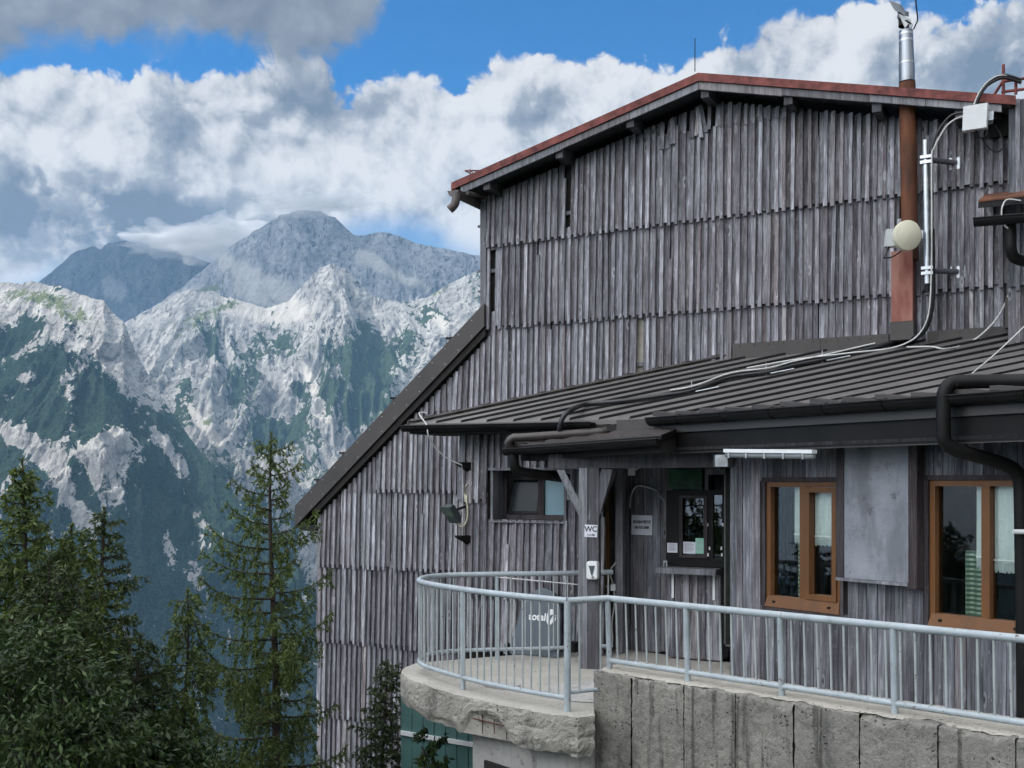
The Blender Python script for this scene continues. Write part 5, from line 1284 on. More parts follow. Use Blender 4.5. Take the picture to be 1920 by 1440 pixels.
sd_ = q.build('soap_dispenser', M['white']); tag(sd_, 'white soap dispenser with a dark wedge window on the porch post', 'soap dispenser')
q = MB(); cs_, cz = (s0 + s1) / 2, (z0 + z1) / 2; q.prism([FP.P(cs_ + x, .171, cz + z) for x, z in ((-.036, .055), (.036, .055), (.006, -.05), (-.006, -.05))], Vector((FP.n[0], FP.n[1], 0)) * .004); q.build('level_window', M['bluepanel'], sd_)
q = MB(); q.tube([FP.P(cs_ + .01, .165, z0 + .03), FP.P(cs_ + .01, .185, z0 + .028)], .015, 10); q.build('push_button', M['steel'], sd_)
# fluorescent light under the eave
FE = Fr(at(E1, 0).x, at(E1, 0).y, math.atan2(-(eR.y), eR.x))
q = MB(); l0, l1 = W(1361, 853, 10.75), W(1527, 855.5, 9.75)
q.tube([l0, l0 + (l1 - l0) * .03, l0 + (l1 - l0) * .97, l1], [.020, .028, .028, .020], 10)
fl_ = q.build('tube_light', mat('clear_light_cover', (.19, .21, .225), .45, var=.05, bump=0)); tag(fl_, 'long white fluorescent tube light under the dark eave', 'light')
q = MB(); q.hexa([p + Vector((0, 0, dz)) for dz in (.025, .06) for p in (l0 + Vector((-.03, -.02, 0)), l1 + Vector((-.03, -.02, 0)), l1 + Vector((.03, .02, 0)), l0 + Vector((.03, .02, 0)))]); q.build('housing', M['white'], fl_)
for k in range(5):
    q = MB(); p_ = l0 + (l1 - l0) * (.05 + .21 * k); q.hexa([p_ + Vector((x, y, z)) for z in (-.03, .03) for x, y in ((-.03, -.04), (-.015, -.045), (-.015, -.03), (-.03, -.03))]); q.build('clip', M['steel'], fl_)
jb = MB(); p_ = W(1352, 862, 10.9); jb.hexa([p_ + Vector((x, y, z)) for z in (-.07, .05) for x, y in ((-.06, 0), (.06, -.03), (.06, .05), (-.06, .08))]); tag(jb.build('junction_box', M['steel']), 'grey junction box beside the tube light under the eave', 'junction box')
q = MB(); p_ = FRC.px(1184, 884, .2); q.hexa([p_ + Vector((x, y, z)) for z in (-.05, .04) for x, y in ((-.04, -.04), (.04, -.04), (.04, .04), (-.04, .04))]); q.tube(smoothpath([p_ + Vector((.04, -.02, .01)), p_ + Vector((.08, -.02, .04)), p_ + Vector((.14, -.02, .09))], 4), .01, 6); tag(q.build('lamp_socket', M['white']), 'small white socket fixed under the porch beam', 'socket')
# floodlight on the left wall with its junction box and cable
fl = empty('floodlight', FL.px(873, 962, .1), 'slate grey floodlight tilted down on the boards left of the small window', 'light')
c0 = W(846, 963, 13.35); tl_ = Vector((-.45, -.62, -.64)).normalized(); ax = Vector((.8, -.6, 0)).normalized(); upd = tl_.cross(ax).normalized()
if upd.z < 0: upd = -upd
def ob(mbx, c, a, b, n_, ha, hb, d0, d1, taper=1.0):
    mbx.hexa([c + a * x * k + b * y * k + n_ * d for d, k in ((d0, taper), (d1, 1.0)) for x, y in ((-ha, -hb), (ha, -hb), (ha, hb), (-ha, hb))])
fx = Vector((.72, -.69, 0)).normalized(); fn = Vector((-.52, -.54, -.66)).normalized(); fu = fn.cross(fx).normalized(); fu = fu if fu.z > 0 else -fu
fx = fu.cross(fn)
q = MB(); ob(q, c0, fx, fu, fn, .10, .135, -.06, .03, .75); q.build('housing', mat('slate_grey_metal', (.06, .075, .08), .45, bump=0), fl)
q = MB(); ob(q, c0 + fu * .05, fx, fu, fn, .075, .065, .031, .034); q.build('lens', mat('floodlight_lens', (.13, .17, .15), .15, bump=0), fl)
q = MB(); q.tube([c0 - fn * .05, FL.px(872, 950, .06), FL.px(874, 948, .02)], .016, 6); q.build('arm', M['black'], fl)
q = MB(); s0, s1, z0, z1 = rect(FL, 867, 877, 928, 941, .07); q.box(FL, s0, s1, .03, .09, z0, z1); jb_ = q.build('switch_box', M['cream']); tag(jb_, 'small cream switch box with cables above the floodlight', 'junction box')
def cable(pts, r, m, label, name='cable', cat='cable', k=6, group=None):
    q = MB(); q.tube(smoothpath(pts, k), r, 6); o = q.build(name, m); tag(o, label, cat, group); return o
cable([FL.px(877, 907, .07), FL.px(871, 916, .07), FL.px(872, 934, .09), FL.px(876, 945, .09), FL.px(876, 972, .09), FL.px(868, 987, .1), FL.px(856, 982, .15), W(850, 975, 13.4)], .011, M['cream'], 'cream cable looping from the switch box to the floodlight')
for py, lb in ((876, 'upper black wedge bracket on the left wall near the eave'), (1012, 'lower black wedge bracket on the left wall below the floodlight')):
    q = MB(); s0, s1 = FL.s_of(869), FL.s_of(885); zt_ = FL.z_of(878, py - 9); zb_ = FL.z_of(878, py + 8)
    q.prism([FL.P(s0 - .01, .20, zt_), FL.P(s0 - .01, .20, zt_ - .02), FL.P(s1 - .05, .06, zb_), FL.P(s1 - .05, .04, zb_), FL.P(s1 - .05, .04, zt_)], dvec(FL) * .10)
    tag(q.build('wedge_bracket', M['black']), lb, 'bracket')
# thin lightning wire: roof edge -> wedge -> down the wall
cable([C0 + u * .22 + Vector((0, 0, .10)), C0 + u * .16 + outL * .05 + Vector((0, 0, .10)), W(800, 797, 13.45), W(803, 815, 13.4), W(815, 838, 13.5), W(840, 860, 13.55), FL.px(866, 872, .2)], .009, M['whitecable'], 'thin white wire drooping from the roof corner to the left wall')
cable([FL.px(866, 872, .2), FL.px(867.5, 900, .10), FL.px(867, 1000, .11), FL.px(867, 1060, .10), FL.px(867, 1090, .10)], .006, M['whitecable'], 'thin pale wire running straight down the left wall')
for py in (1052, 1076):
    q = MB(); p_ = FL.px(867, py, .11); q.hexa([p_ + Vector((x, y, z)) for z in (-.022, .022) for x, y in ((-.02, -.02), (.02, -.02), (.02, .02), (-.02, .02))]); tag(q.build('wire_clamp', M['steel']), 'upper wire clamp on the pale wall wire' if py == 1052 else 'lower wire clamp just above the back railing', 'clamp', 'clamps on the wall wire')
# white conduit behind the railing
cable([FL.px(928, 1082, .14), FL.px(985, 1087, .15), FL.px(1083, 1096, .15)], .009, M['whitecable'], 'white conduit along the left wall behind the railing')
cable([FRC.px(1121, 1098, .16), FRC.px(1150, 1101, .16)], .009, M['whitecable'], 'short white conduit behind the porch post')
cable([FRC.px(1156, 1054, .35), FRC.px(1146, 1066, .34), FRC.px(1145, 1080, .33), FRC.px(1150, 1098, .33), FRC.px(1152, 1130, .33), FRC.px(1147, 1170, .33), FRC.px(1148, 1205, .33), FRC.px(1134, 1216, .4), FRC.px(1126, 1226, .45)], .010, M['whitecable'], 'white cable curling down beside the slim porch post')
q = MB(); p_ = FRC.px(1149, 1101, .34); q.hexa([p_ + Vector((x, y, z)) for z in (-.04, .04) for x, y in ((-.03, -.03), (.03, -.03), (.03, .03), (-.03, .03))]); tag(q.build('socket_box', M['white']), 'white socket box beside the slim porch post', 'junction box')
cable([FRC.px(1181, 953, .05), FRC.px(1183, 930, .06), FRC.px(1190, 915, .06), FRC.px(1200, 911, .06), FRC.px(1217, 914, .06), FRC.px(1233, 921, .08), FRC.px(1238, 930, .3), FRC.px(1245, 940, .42)], .011, M['steel'], 'grey cable arching over the notice to the ticket window')
# dark slate board with a white logo, leaning against the left wall behind the railing
bd = MB(); s0, s1 = FL.s_of(968, .35), FL.s_of(1058, .35); zb = .01
def BP(x, z, o=0): return FL.P(s0 + (s1 - s0) * x, .52 - .30 * z / .85 + o, zb + z)
arc = [(0, 0), (1.0, 0), (1.0, .18)] + [(.5 + .44 * math.cos(R(t)), .36 + .42 * math.sin(R(t))) for t in range(0, 181, 12)] + [(0.0, .18)]
front = [BP(x, z, .0) for x, z in arc]; bd.prism(front, Vector((FL.n[0], FL.n[1], 0)) * -.05)
board = bd.build('display_board', M['bluepanel']); tag(board, 'rounded slate blue board with a white logo behind the railing', 'display board')
vz = (BP(.5, .5) - BP(.5, .4)).normalized()
text('total', .125, BP(.46, .44, .004), dvec(FL), vz, M['white'], board, bold=.004)
q = MB(); cc_ = BP(.73, .45, .003)
def fan(mbx, c, rx, ry, n=20): mbx.prism([c + dvec(FL) * rx * math.cos(2 * math.pi * k / n) + vz * ry * math.sin(2 * math.pi * k / n) for k in range(n)], Vector((FL.n[0], FL.n[1], 0)) * .002)
fan(q, cc_, .052, .098); q.build('logo_disc', M['white'], board)
text('v', .12, BP(.725, .455, .006), dvec(FL), vz, M['bluepanel'], board, bold=.008, name='logo_mark'); text('i', .11, BP(.835, .44, .004), dvec(FL), vz, M['white'], board)
q = MB(); q.tube([W(1076, 1222, 12.3), W(1076, 1203, 12.3)], [.05, .055], 10); tag(q.build('planter_pot', M['black']), 'small black pot on the terrace beside the porch post', 'pot')
q = MB(); q.box(FL, FL.s_of(950, .4), FL.s_of(958, .4), .35, .45, .0, .11); tag(q.build('shoe_scraper', M['black']), 'small black box on the terrace at the foot of the boards', 'box')

# ---- rusty flue with steel top
flue = empty('flue', FG.px(1700, 628, .2), 'tall rusty flue pipe rising from a red box, with a shiny steel top', 'chimney')
q = MB(); s0, s1, z0, z1 = rect(FG, 1671, 1711, 470, 629, .30); q.box(FG, s0, s1, .08, .30, z0 + .16, z1); q.build('red_box', mat('weathered_red_box', (.30, .06, .04), .7, var=.45, scale=4.5, tint=(.26, .13, .10), stretch=(1.3, 1.3, .4)), flue)
q = MB(); q.box(FG, s0 - .012, s1 + .012, .06, .318, z0 - .05, z0 + .155); q.build('base_flashing', M['brown'], flue)
pc = FG.s_of(1704, .2); q = MB(); pb = FG.P(FG.s_of(1707, .2), .21, z1 - .1); ptp = FG.px(1701, 156, .21); q.tube([pb, ptp], .090, 18); q.build('rusty_pipe', M['rust'], flue)
q = MB(); p0_ = FG.px(1700.5, 154, .21); p1_ = FG.px(1698.5, 58, .21); p2_ = FG.px(1698, 52, .21); q.tube([p0_, p0_.lerp(p1_, .35), p0_.lerp(p1_, .36), p1_], [.088, .086, .083, .075], 18); q.build('steel_pipe', M['steelpipe'], flue)
q = MB()
for t in (.80, .93, .36): a = p0_.lerp(p1_, t); q.tube([a - Vector((0, 0, .012)), a + Vector((0, 0, .012))], .089 - .012 * t, 18)
q.build('clamp_band', M['steel'], flue)
# wind cowl: tilted open hood with a saw-toothed fin
q = MB(); hc = p2_
hood = []
for k in range(15):
    t = math.pi * (k / 14) ; hood.append((math.cos(t), math.sin(t)))
rows_ = []
for j in range(7):
    v = j / 6; ctr = hc + Vector((-.075 * v ** 1.2, 0, .02 + .15 * v)); rr_ = .078 * (1 - .80 * v)
    rows_.append([ctr + Vector((x_ * rr_, -y_ * rr_ * (1 if True else 1), 0)) for x_, y_ in [(math.cos(2 * math.pi * k / 16), math.sin(2 * math.pi * k / 16)) for k in range(16)]])
vs = [p for r_ in rows_ for p in r_]; fs = []
for j in range(6):
    for k in range(16):
        fs.append((j * 16 + k, j * 16 + (k + 1) % 16, (j + 1) * 16 + (k + 1) % 16, (j + 1) * 16 + k))
q.add(vs, fs, True); cowl = q.build('wind_cowl', M['black'], flue)
D_ = 11.95 if False else p2_.y
def CP(px_, py_, dy=0): return W(px_, py_, D_ + dy)
q = MB(); q.prism([CP(1668, 1), CP(1684, 8), CP(1689, 18), CP(1694, 22), CP(1695.5, 20), CP(1697, 21), CP(1697, 30), CP(1684, 24), CP(1679, 20), CP(1676, 19), CP(1677.5, 17), CP(1673, 15), CP(1675, 12.5), CP(1670.5, 11), CP(1672, 8), CP(1669, 6)], Vector((.05, .02, 0))); q.build('toothed_fin', M['steelpipe'], cowl)
q = MB(); q.prism([CP(1684, 25, -.06), CP(1709, 37, -.06), CP(1708, 42, -.06), CP(1712, 47, -.06), CP(1706, 53, -.06), CP(1704, 44, -.06), CP(1690, 35, -.06)], Vector((.02, .10, 0))); q.build('side_plate', M['steel'], cowl)
q = MB(); q.prism([CP(1690, 35, -.075), CP(1704, 44, -.075), CP(1697, 52, -.075)], Vector((0, .01, 0))); q.build('cheek', M['white'], cowl)
q = MB(); q.tube(smoothpath([CP(1713, 55), CP(1717, 46), CP(1720.5, 37), CP(1719, 20), CP(1717, 0), CP(1716, -14)], 4), .008, 6); q.build('lightning_rod', M['black'], flue)
q = MB(); q.tube([FG.px(1303, 134, .3), FG.px(1303, 72, .3)], .006, 6); tag(q.build('lightning_rod', M['black']), 'thin lightning rod standing at the roof ridge', 'lightning rod')

# ---- antenna mast on two wall brackets
mast = empty('antenna_mast', FG.px(1738, 530, .42), 'galvanised antenna mast held off the wall by two arms', 'mast')
OM = .42
q = MB(); q.tube([FG.px(1739, 532, OM), FG.px(1738, 441, OM), FG.px(1735, 263, OM)], [.036, .034, .031], 12); q.build('pole', M['steel'], mast)
for (mx, my, wx, wy) in ((1737, 300, 1793, 306), (1739, 508, 1796, 510)):
    q = MB(); q.tube([FG.px(mx, my, OM), FG.px(mx + 8, my, OM - .04), FG.px(wx - 4, wy - 1, .07), FG.px(wx, wy, .06)], .030, 10); arm = q.build('arm', mat('dark_bracket', (.09, .095, .11), .5, bump=0), mast)
    q = MB(); s_, z_ = FG.s_of(wx, .06), FG.z_of(wx, wy, .06); q.box(FG, s_ - .075, s_ + .075, .05, .062, z_ - .065, z_ + .065); q.build('wall_plate', M['steel'], arm)
    q = MB(); s_, z_ = FG.s_of(mx, OM), FG.z_of(mx, my, OM); q.box(FG, s_ - .06, s_ + .06, OM - .05, OM + .045, z_ - .045, z_ - .012); q.box(FG, s_ - .06, s_ + .06, OM - .05, OM + .045, z_ + .012, z_ + .045); q.build('pipe_clamp', M['steel'], arm)
q = MB(); q.tube([FG.px(1739, 548, OM), FG.px(1739, 531, OM)], .026, 10); q.build('pole_end', M['black'], mast)
# round dish
dish = empty('dish_antenna', FG.px(1702, 443, OM + .1), 'round cream radio dish on the antenna mast in front of the flue', 'antenna')
dc = FG.px(1703, 441, OM + .25); dn_ = Vector((.10, -1, -.06)).normalized(); dx_ = Vector((0, 0, 1)).cross(dn_).normalized(); dz_ = dn_.cross(dx_)
q = MB(); R0 = .152; prof = [(R0 * .6, -.10), (R0 * .93, -.085), (R0, -.06), (R0, -.004), (R0 * .96, .002), (0.001, .010)]
vs = []; n_ = 36
for r_, d_ in prof:
    for k in range(n_): t = 2 * math.pi * k / n_; vs.append(dc + dx_ * r_ * math.cos(t) + dz_ * r_ * math.sin(t) * 1.07 + dn_ * d_)
q.add(vs, [(j * n_ + k, j * n_ + (k + 1) % n_, (j + 1) * n_ + (k + 1) % n_, (j + 1) * n_ + k) for j in range(len(prof) - 1) for k in range(n_)], True)
for p_ in range(len(q.sm)): q.sm[p_] = p_ >= n_ * 3 or p_ < n_ * 2
q.build('radome', M['cream'], dish)
q = MB(); bcx = dc - dn_ * .14 - dx_ * (-.0) + Vector((-.10, 0, -.01)); ob(q, bcx, Vector((.93, -.2, 0)).normalized(), Vector((0.1, 0, 1)).normalized(), Vector((.2, .97, 0)), .085, .095, -.05, .05); q.build('radio_unit', mat('pale_grey_unit', (.50, .53, .55), .5, bump=0), dish)
q = MB(); q.box(FG, FG.s_of(1721, OM), FG.s_of(1733, OM), OM + .03, OM + .10, FG.z_of(1727, 452, OM), FG.z_of(1727, 436, OM)); q.tube([FG.px(1726, 444, OM + .06), dc - dn_ * .08], .03, 8); q.build('mount_clamp', M['steel'], dish)
cable([bcx + Vector((-.03, 0, -.08)), bcx + Vector((-.09, -.02, -.18)), bcx + Vector((-.10, -.02, -.22)), bcx + Vector((0, -.02, -.20)), bcx + Vector((.12, -.02, -.11))], .008, M['blackcable'], 'short black cable looping below the round dish')
# white antenna box up under the eave
wa = empty('panel_antenna', FG.px(1828, 222, .4), 'white boxy antenna on a bracket under the right eave', 'antenna')
bc_ = FG.px(1829, 221, .50); ax_ = Vector((.87, -.5, 0)).normalized(); an = Vector((-.5, -.86, -.10)).normalized(); au = an.cross(ax_); au = au if au.z > 0 else -au
au = (au + ax_ * .06).normalized()
q = MB(); ob(q, bc_, ax_, au, an, .118, .125, -.07, .06); q.build('housing', M['white'], wa)
q = MB(); 
for t in (.35, .75): ob(q, bc_ - ax_ * .122 + au * (.13 * (t - .6)), an, au, ax_, .012, .018, -.003, .003)
q.build('side_ports', M['ink'], wa)
q = MB(); pm_ = FG.px(1858, 220, .35); q.tube([FG.px(1854, 190, .35), FG.px(1857, 232, .35)], .028, 10); q.tube([FG.px(1850, 218, .42), FG.px(1878, 220, .05)], .022, 8); ob(q, FG.px(1853, 219, .40), ax_, au, an, .055, .045, -.02, .04); q.build('bracket', M['steel'], wa)
cable([FG.px(1830, 241, .48), FG.px(1832, 256, .45), FG.px(1846, 257, .4), FG.px(1852, 243, .35)], .008, M['blackcable'], 'thin black cable looping under the white antenna box')
cable([FG.px(1842, 258, .4), FG.px(1850, 274, .35), FG.px(1868, 285, .3), FG.px(1880, 276, .25), FG.px(1876, 252, .22), FG.px(1864, 234, .25)], .008, M['blackcable'], 'wide black cable loop hanging right of the white antenna box')
# cables from the roof to the mast and down
cable([FG.px(1905, 146, .35), FG.px(1880, 141, .42), FG.px(1857, 149, .47), FG.px(1838, 170, .50), FG.px(1826, 196, .5)], .008, M['whitecable'], 'pale cable arching from the roof down to the white antenna box')
for k, lb in enumerate(('outer black cable arching over the roof edge', 'inner black cable arching over the roof edge')):
    cable([FG.px(1915, 150 + k * 5, .34), FG.px(1884, 141 + k * 5, .40), FG.px(1862, 149 + k * 4, .45), FG.px(1843 - k * 2, 170, .48), FG.px(1829 - k * 3, 198, .48)], .017, M['blackcable'], lb)
cable([FG.px(1806, 211, .46), FG.px(1783, 217, .45), FG.px(1763, 240, .45), FG.px(1750, 268, .45), FG.px(1746, 292, .45), FG.px(1745, 330, .45)], .014, M['blackcable'], 'black cable bowing from the white antenna box to the mast')
cable([FG.px(1806, 218, .46), FG.px(1790, 224, .45), FG.px(1772, 240, .45), FG.px(1752, 276, .45), FG.px(1747, 296, .46), FG.px(1747, 420, .46), FG.px(1746, 520, .46), FG.px(1741, 588, .45), FG.px(1725, 624, .42), W(1700, 643, 11.7), W(1664, 654, 11.75), W(1610, 660, 11.9), W(1540, 668, 12.1), W(1480, 676, 12.2), W(1400, 690, 12.4)], .009, M['whitecable'], 'white cable running down the mast and onto the annex roof', k=5)
# bundle of black cables over the annex roof
def on_roof(px_, py_, right, lift=.05):
    n_ = (eR if right else eL).cross(u).normalized(); o = E1; d_ = W(px_, py_, 1.0) - Vector((0, 0, CAMZ)); c_ = Vector((0, 0, CAMZ))
    t = (o - c_).dot(n_) / d_.dot(n_); p = c_ + d_ * t
    return p + Vector((0, 0, lift))
pts = [FG.px(1747, 430, .43), FG.px(1748, 500, .43), FG.px(1748, 560, .40), FG.px(1738, 610, .38), FG.px(1718, 632, .35)]
ro = [on_roof(x, y, False, .04) for x, y in ((1690, 646), (1640, 658), (1596, 668), (1545, 680), (1486, 692), (1440, 704), (1368, 714), (1300, 738), (1256, 746), (1200, 754), (1150, 760), (1100, 764))]
cable(pts + ro + [W(1072, 768, 12.25), W(1056, 782, 12.15), W(1050, 800, 12.15), W(1049, 812, 12.2)], .030, M['blackcable'], 'thick bundle of black cables lying across the annex roof', 'cable_bundle', 'cable', 5)
ro2 = [p + Vector((-.0, -.02, .045)) for p in ro[1:9]]
cable(ro2, .010, M['whitecable'], 'white cable lying along the black cable bundle on the annex roof')
for i_ in (3, 5, 7):
    q = MB(); p_ = ro[i_]; q.tube([p_ + Vector((-.02, 0, -.04)), p_ + Vector((-.02, 0, .10))], .006, 5); q.tube([p_ + Vector((.02, -.03, -.02)), p_ + Vector((.28, -.06, .03))], .010, 5); tag(q.build('cable_holder', M['steel']), ('holder wire on the cable bundle nearest the flue', 'middle holder wire on the cable bundle', 'holder wire on the cable bundle above the right gutter end')[(3, 5, 7).index(i_)], 'cable holder', 'holders along the cable bundle')
cable([FG.px(1898, 535, .2), FG.px(1882, 575, .2), FG.px(1862, 606, .2), FG.px(1830, 635, .22), FG.px(1800, 649, .3), W(1770, 654, 11.4), W(1745, 650, 11.5), W(1700, 651, 11.6)], .010, M['whitecable'], 'white cable swooping down from the wing to the annex roof')
cable([FG.px(1898, 535, .2), FG.px(1899, 505, .2), FG.px(1900, 486, .2)], .010, M['whitecable'], 'short white cable hanging from the wing downpipe')
cable([on_roof(1823, 706, True, .03), W(1870, 660, 9.6), W(1925, 608, 9.8)], .006, M['whitecable'], 'thin taut wire slanting up from the annex roof to the right')
cable([W(1922, 378, 10.7), W(1890, 374, 10.72), W(1880, 386, 10.7), W(1878, 402, 10.7), W(1882, 420, 10.7), W(1890, 428, 10.7)], .008, M['whitecable'], 'thin grey wire bent round the eave of the wing')
# ================================================================ TREES
def leafmat(name, lo, mid, hi, trans=.25):
    m = bpy.data.materials.new(name); m.use_nodes = True; t = NT(m.node_tree)
    isl = t.node('ShaderNodeNewGeometry').outputs['Random Per Island']
    co = t.node('ShaderNodeTexCoord').outputs['Object']
    n = t.noise(co, 2.2, 4, .6)
    f = t.math('ADD', t.math('MULTIPLY', isl, .55), t.math('MULTIPLY', t.math('SUBTRACT', n, .28), .95), clamp=True)
    c = t.ramp(f, [(0.05, lo), (0.5, mid), (0.95, hi)])
    p = t.node('ShaderNodeBsdfPrincipled', i_Base_Color=c, i_Roughness=0.5); p.inputs['Specular IOR Level'].default_value = .35
    tr = t.node('ShaderNodeBsdfTranslucent', i_Color=t.mix(1.0, c, (1.1, 1.15, .7, 1), 'MULTIPLY'))
    mx = t.node('ShaderNodeMixShader', i_0=trans, i_1=p.outputs[0], i_2=tr.outputs[0])
    t.node('ShaderNodeOutputMaterial', i_Surface=mx.outputs[0]); return m
M['larch'] = leafmat('larch_needles', (.034, .056, .017), (.085, .125, .033), (.20, .24, .07))
M['spruce'] = leafmat('spruce_needles', (.020, .036, .016), (.046, .070, .024), (.10, .125, .042))
M['leaf'] = leafmat('broad_leaves', (.010, .022, .007), (.026, .052, .013), (.085, .135, .040))
M['bark'] = mat('bark', (.045, .036, .030), .9, var=.5, scale=14, bump=.5)

class Leaves:
    def __init__(s): s.c = []; s.d = []; s.n = []; s.l = []; s.w = []
    def add(s, c, d, n, l, w): s.c.append(c); s.d.append(d); s.n.append(n); s.l.append(l); s.w.append(w)
    def arrays(s, fold=False):
        c = np.array(s.c); d = np.array(s.d); n = np.array(s.n); l = np.array(s.l)[:, None]; w = np.array(s.w)[:, None]
        d = d / (np.linalg.norm(d, axis=1, keepdims=True) + 1e-9); x = np.cross(d, n); x = x / (np.linalg.norm(x, axis=1, keepdims=True) + 1e-9)
        up = np.cross(x, d)
        a = c; b = c + d * l * .45 + x * w - up * l * .06 * fold; e = c + d * l - up * l * .16 * fold; f = c + d * l * .45 - x * w - up * l * .06 * fold
        V = np.stack([a, b, e, f], 1).reshape(-1, 3); F = np.arange(len(V)).reshape(-1, 4); return V, F

def needles(L, rg, p0, p1, dens, ln, wd, droop=0.0, flat=0.3):
    """needle tufts along the twig p0-p1"""
    p0 = np.array(p0); p1 = np.array(p1); v = p1 - p0; LL = np.linalg.norm(v)
    if LL < 1e-4: return
    n = max(3, int(LL * dens)); t = rg.random(n); c = p0 + v * t[:, None]
    dirs = rg.normal(size=(n, 3)); dirs[:, 2] *= .8; dirs /= np.linalg.norm(dirs, axis=1, keepdims=True)
    dirs = dirs * .75 + (v / LL) * .65; dirs[:, 2] -= droop
    nn = rg.normal(size=(n, 3))
    lens = ln * rg.uniform(.6, 1.25, n)
    for k in range(n): L.add(c[k], dirs[k], nn[k], lens[k], wd)

def conifer(name, label, base, h, spread, mneedle, seed, z_from=0.0, nbr=62, tuft=.055, wd=.009, dens=170, droop=.45, hang=.18, trunk_r=.09, gap=.0, tipup=.5, cat='tree', group='conifers on the slope left of the lodge', lean=(0, 0), power=.8, twl=.36):
    """tapered trunk, tiers of drooping limbs with hanging side twigs, each covered in needles"""
    rg = np.random.default_rng(seed); root = empty(name, base, label, cat, group)
    bx, by, bz = base; tr = []
    nseg = 14
    for k in range(nseg + 1):
        t = k / nseg; tr.append(Vector((bx + lean[0] * t + .03 * math.sin(t * 7 + seed), by + lean[1] * t + .03 * math.cos(t * 5 + seed), bz + h * t)))
    tk = MB(); tk.tube(tr, [trunk_r * (1 - t / nseg) ** .85 + .006 for t in range(nseg + 1)], 8)
    L = Leaves(); tw = MB()
    def tpos(t): f = t * nseg; i = min(int(f), nseg - 1); return np.array(tr[i].lerp(tr[i + 1], f - i))
    az = 0
    for b in range(nbr):
        t = z_from + (1 - z_from) * (b / nbr) ** .92
        if t > .985: continue
        az += 2.4 + rg.normal() * .35
        prof = (1 - t) ** power
        ln = spread * prof * rg.uniform(.55, 1.12) + .06
        if gap and rg.random() < gap: ln *= .55
        p = tpos(t); d = np.array([math.cos(az), math.sin(az), 0]); rise = .30 * t - .02
        pts = []; nsg = 7
        for k in range(nsg + 1):
            q = k / nsg
            z = ln * (rise * q - droop * q ** 1.6 * (1 - .55 * t) + droop * tipup * q ** 3)
            sw = ln * .06 * math.sin(q * 5 + b)
            pts.append(p + d * ln * q + np.array([-d[1], d[0], 0]) * sw + np.array([0, 0, z]))
        r0 = .004 + trunk_r * .22 * prof
        tw.tube([Vector(x) for x in pts], [r0 * (1 - .8 * k / nsg) + .0015 for k in range(nsg + 1)], 4, caps=False)
        ntw = max(4, int(ln / .048))
        for k in range(ntw):
            q = .10 + .9 * (k + rg.random()) / ntw; f = min(q, .999) * nsg; i = int(f); a = pts[i] + (pts[min(i + 1, nsg)] - pts[i]) * (f - i)
            sd_ = 1 if k % 2 else -1; la = (ln * twl + .03) * (1 - q * .62) * rg.uniform(.5, 1.2) + .03
            e = a + (np.array([-d[1], d[0], 0]) * sd_ * .72 + d * .55) * la + np.array([0, 0, -hang * la * rg.uniform(.3, 1.9)])
            tw.tube([Vector(a), Vector(e)], [.0028, .001], 3, caps=False)
            needles(L, rg, a, e, dens, tuft, wd, .15)
            if la > .16:
                for m_ in range(2):
                    qq = rg.uniform(.3, .8); a2 = a + (e - a) * qq; e2 = a2 + (d * .6 * rg.uniform(-.3, 1) + np.array([-d[1], d[0], 0]) * sd_ * rg.uniform(-.2, .6)) * la * .5 + np.array([0, 0, -la * hang * rg.uniform(.8, 2.6)])
                    needles(L, rg, a2, e2, dens * .9, tuft, wd, .15)
        for k in range(nsg): needles(L, rg, pts[k] if k else pts[0] + (pts[1] - pts[0]) * .4, pts[k + 1], dens * .8, tuft * .9, wd, .0)
    needles(L, rg, tpos(.9), tpos(1.0), dens * 1.2, tuft * .9, wd, -.2)
    tko = tk.build('trunk', M['bark'], root); tw.build('limbs', M['bark'], tko)
    V, F = L.arrays(); npmesh('crown', V, F, mneedle, root)
    return root

def broadleaf(name, label, base, blobs_, n, size, seed, cat='tree', group=None, trunk_r=.08):
    rg = np.random.default_rng(seed); root = empty(name, base, label, cat, group); bx, by, bz = base
    L = Leaves(); tk = MB(); cs = np.array([b[:3] for b in blobs_]); 
    top = Vector(tuple(cs.mean(0))); tk.tube(smoothpath([Vector(base), Vector(base).lerp(top, .5) + Vector((.1, 0, 0)), top], 4), [trunk_r * (1 - .07 * k) for k in range(9)], 7)
    for (x, y, z, r_) in blobs_:
        a = Vector(base).lerp(top, rg.uniform(.35, .9)); c = Vector((x, y, z)); tk.tube(smoothpath([a, a.lerp(c, .5) + Vector((0, 0, .12)), c], 3), [.03, .026, .022, .018, .014, .010, .006], 5)
        m = int(n * r_ ** 2)
        nclu = max(6, int(m / 26))
        for k in range(nclu):
            dr = rg.normal(size=3); dr /= np.linalg.norm(dr); rad = r_ * rg.uniform(.45, 1.08); cc = np.array([x, y, z]) + dr * rad * np.array([1, 1, .85])
            cd = dr * .7 + rg.normal(size=3) * .3; 
            for j in range(26):
                p = cc + rg.normal(size=3) * r_ * .12; d = cd + rg.normal(size=3) * .6; d[2] -= .35
                nn = np.array([0, 0, 1.0]) + rg.normal(size=3) * .45
                s_ = size * rg.uniform(.6, 1.25); L.add(p, d, nn, s_, s_ * .19)
    tk.build('trunk', M['bark'], root); V, F = L.arrays(fold=True); npmesh('crown', V, F, M['leaf'], root); return root

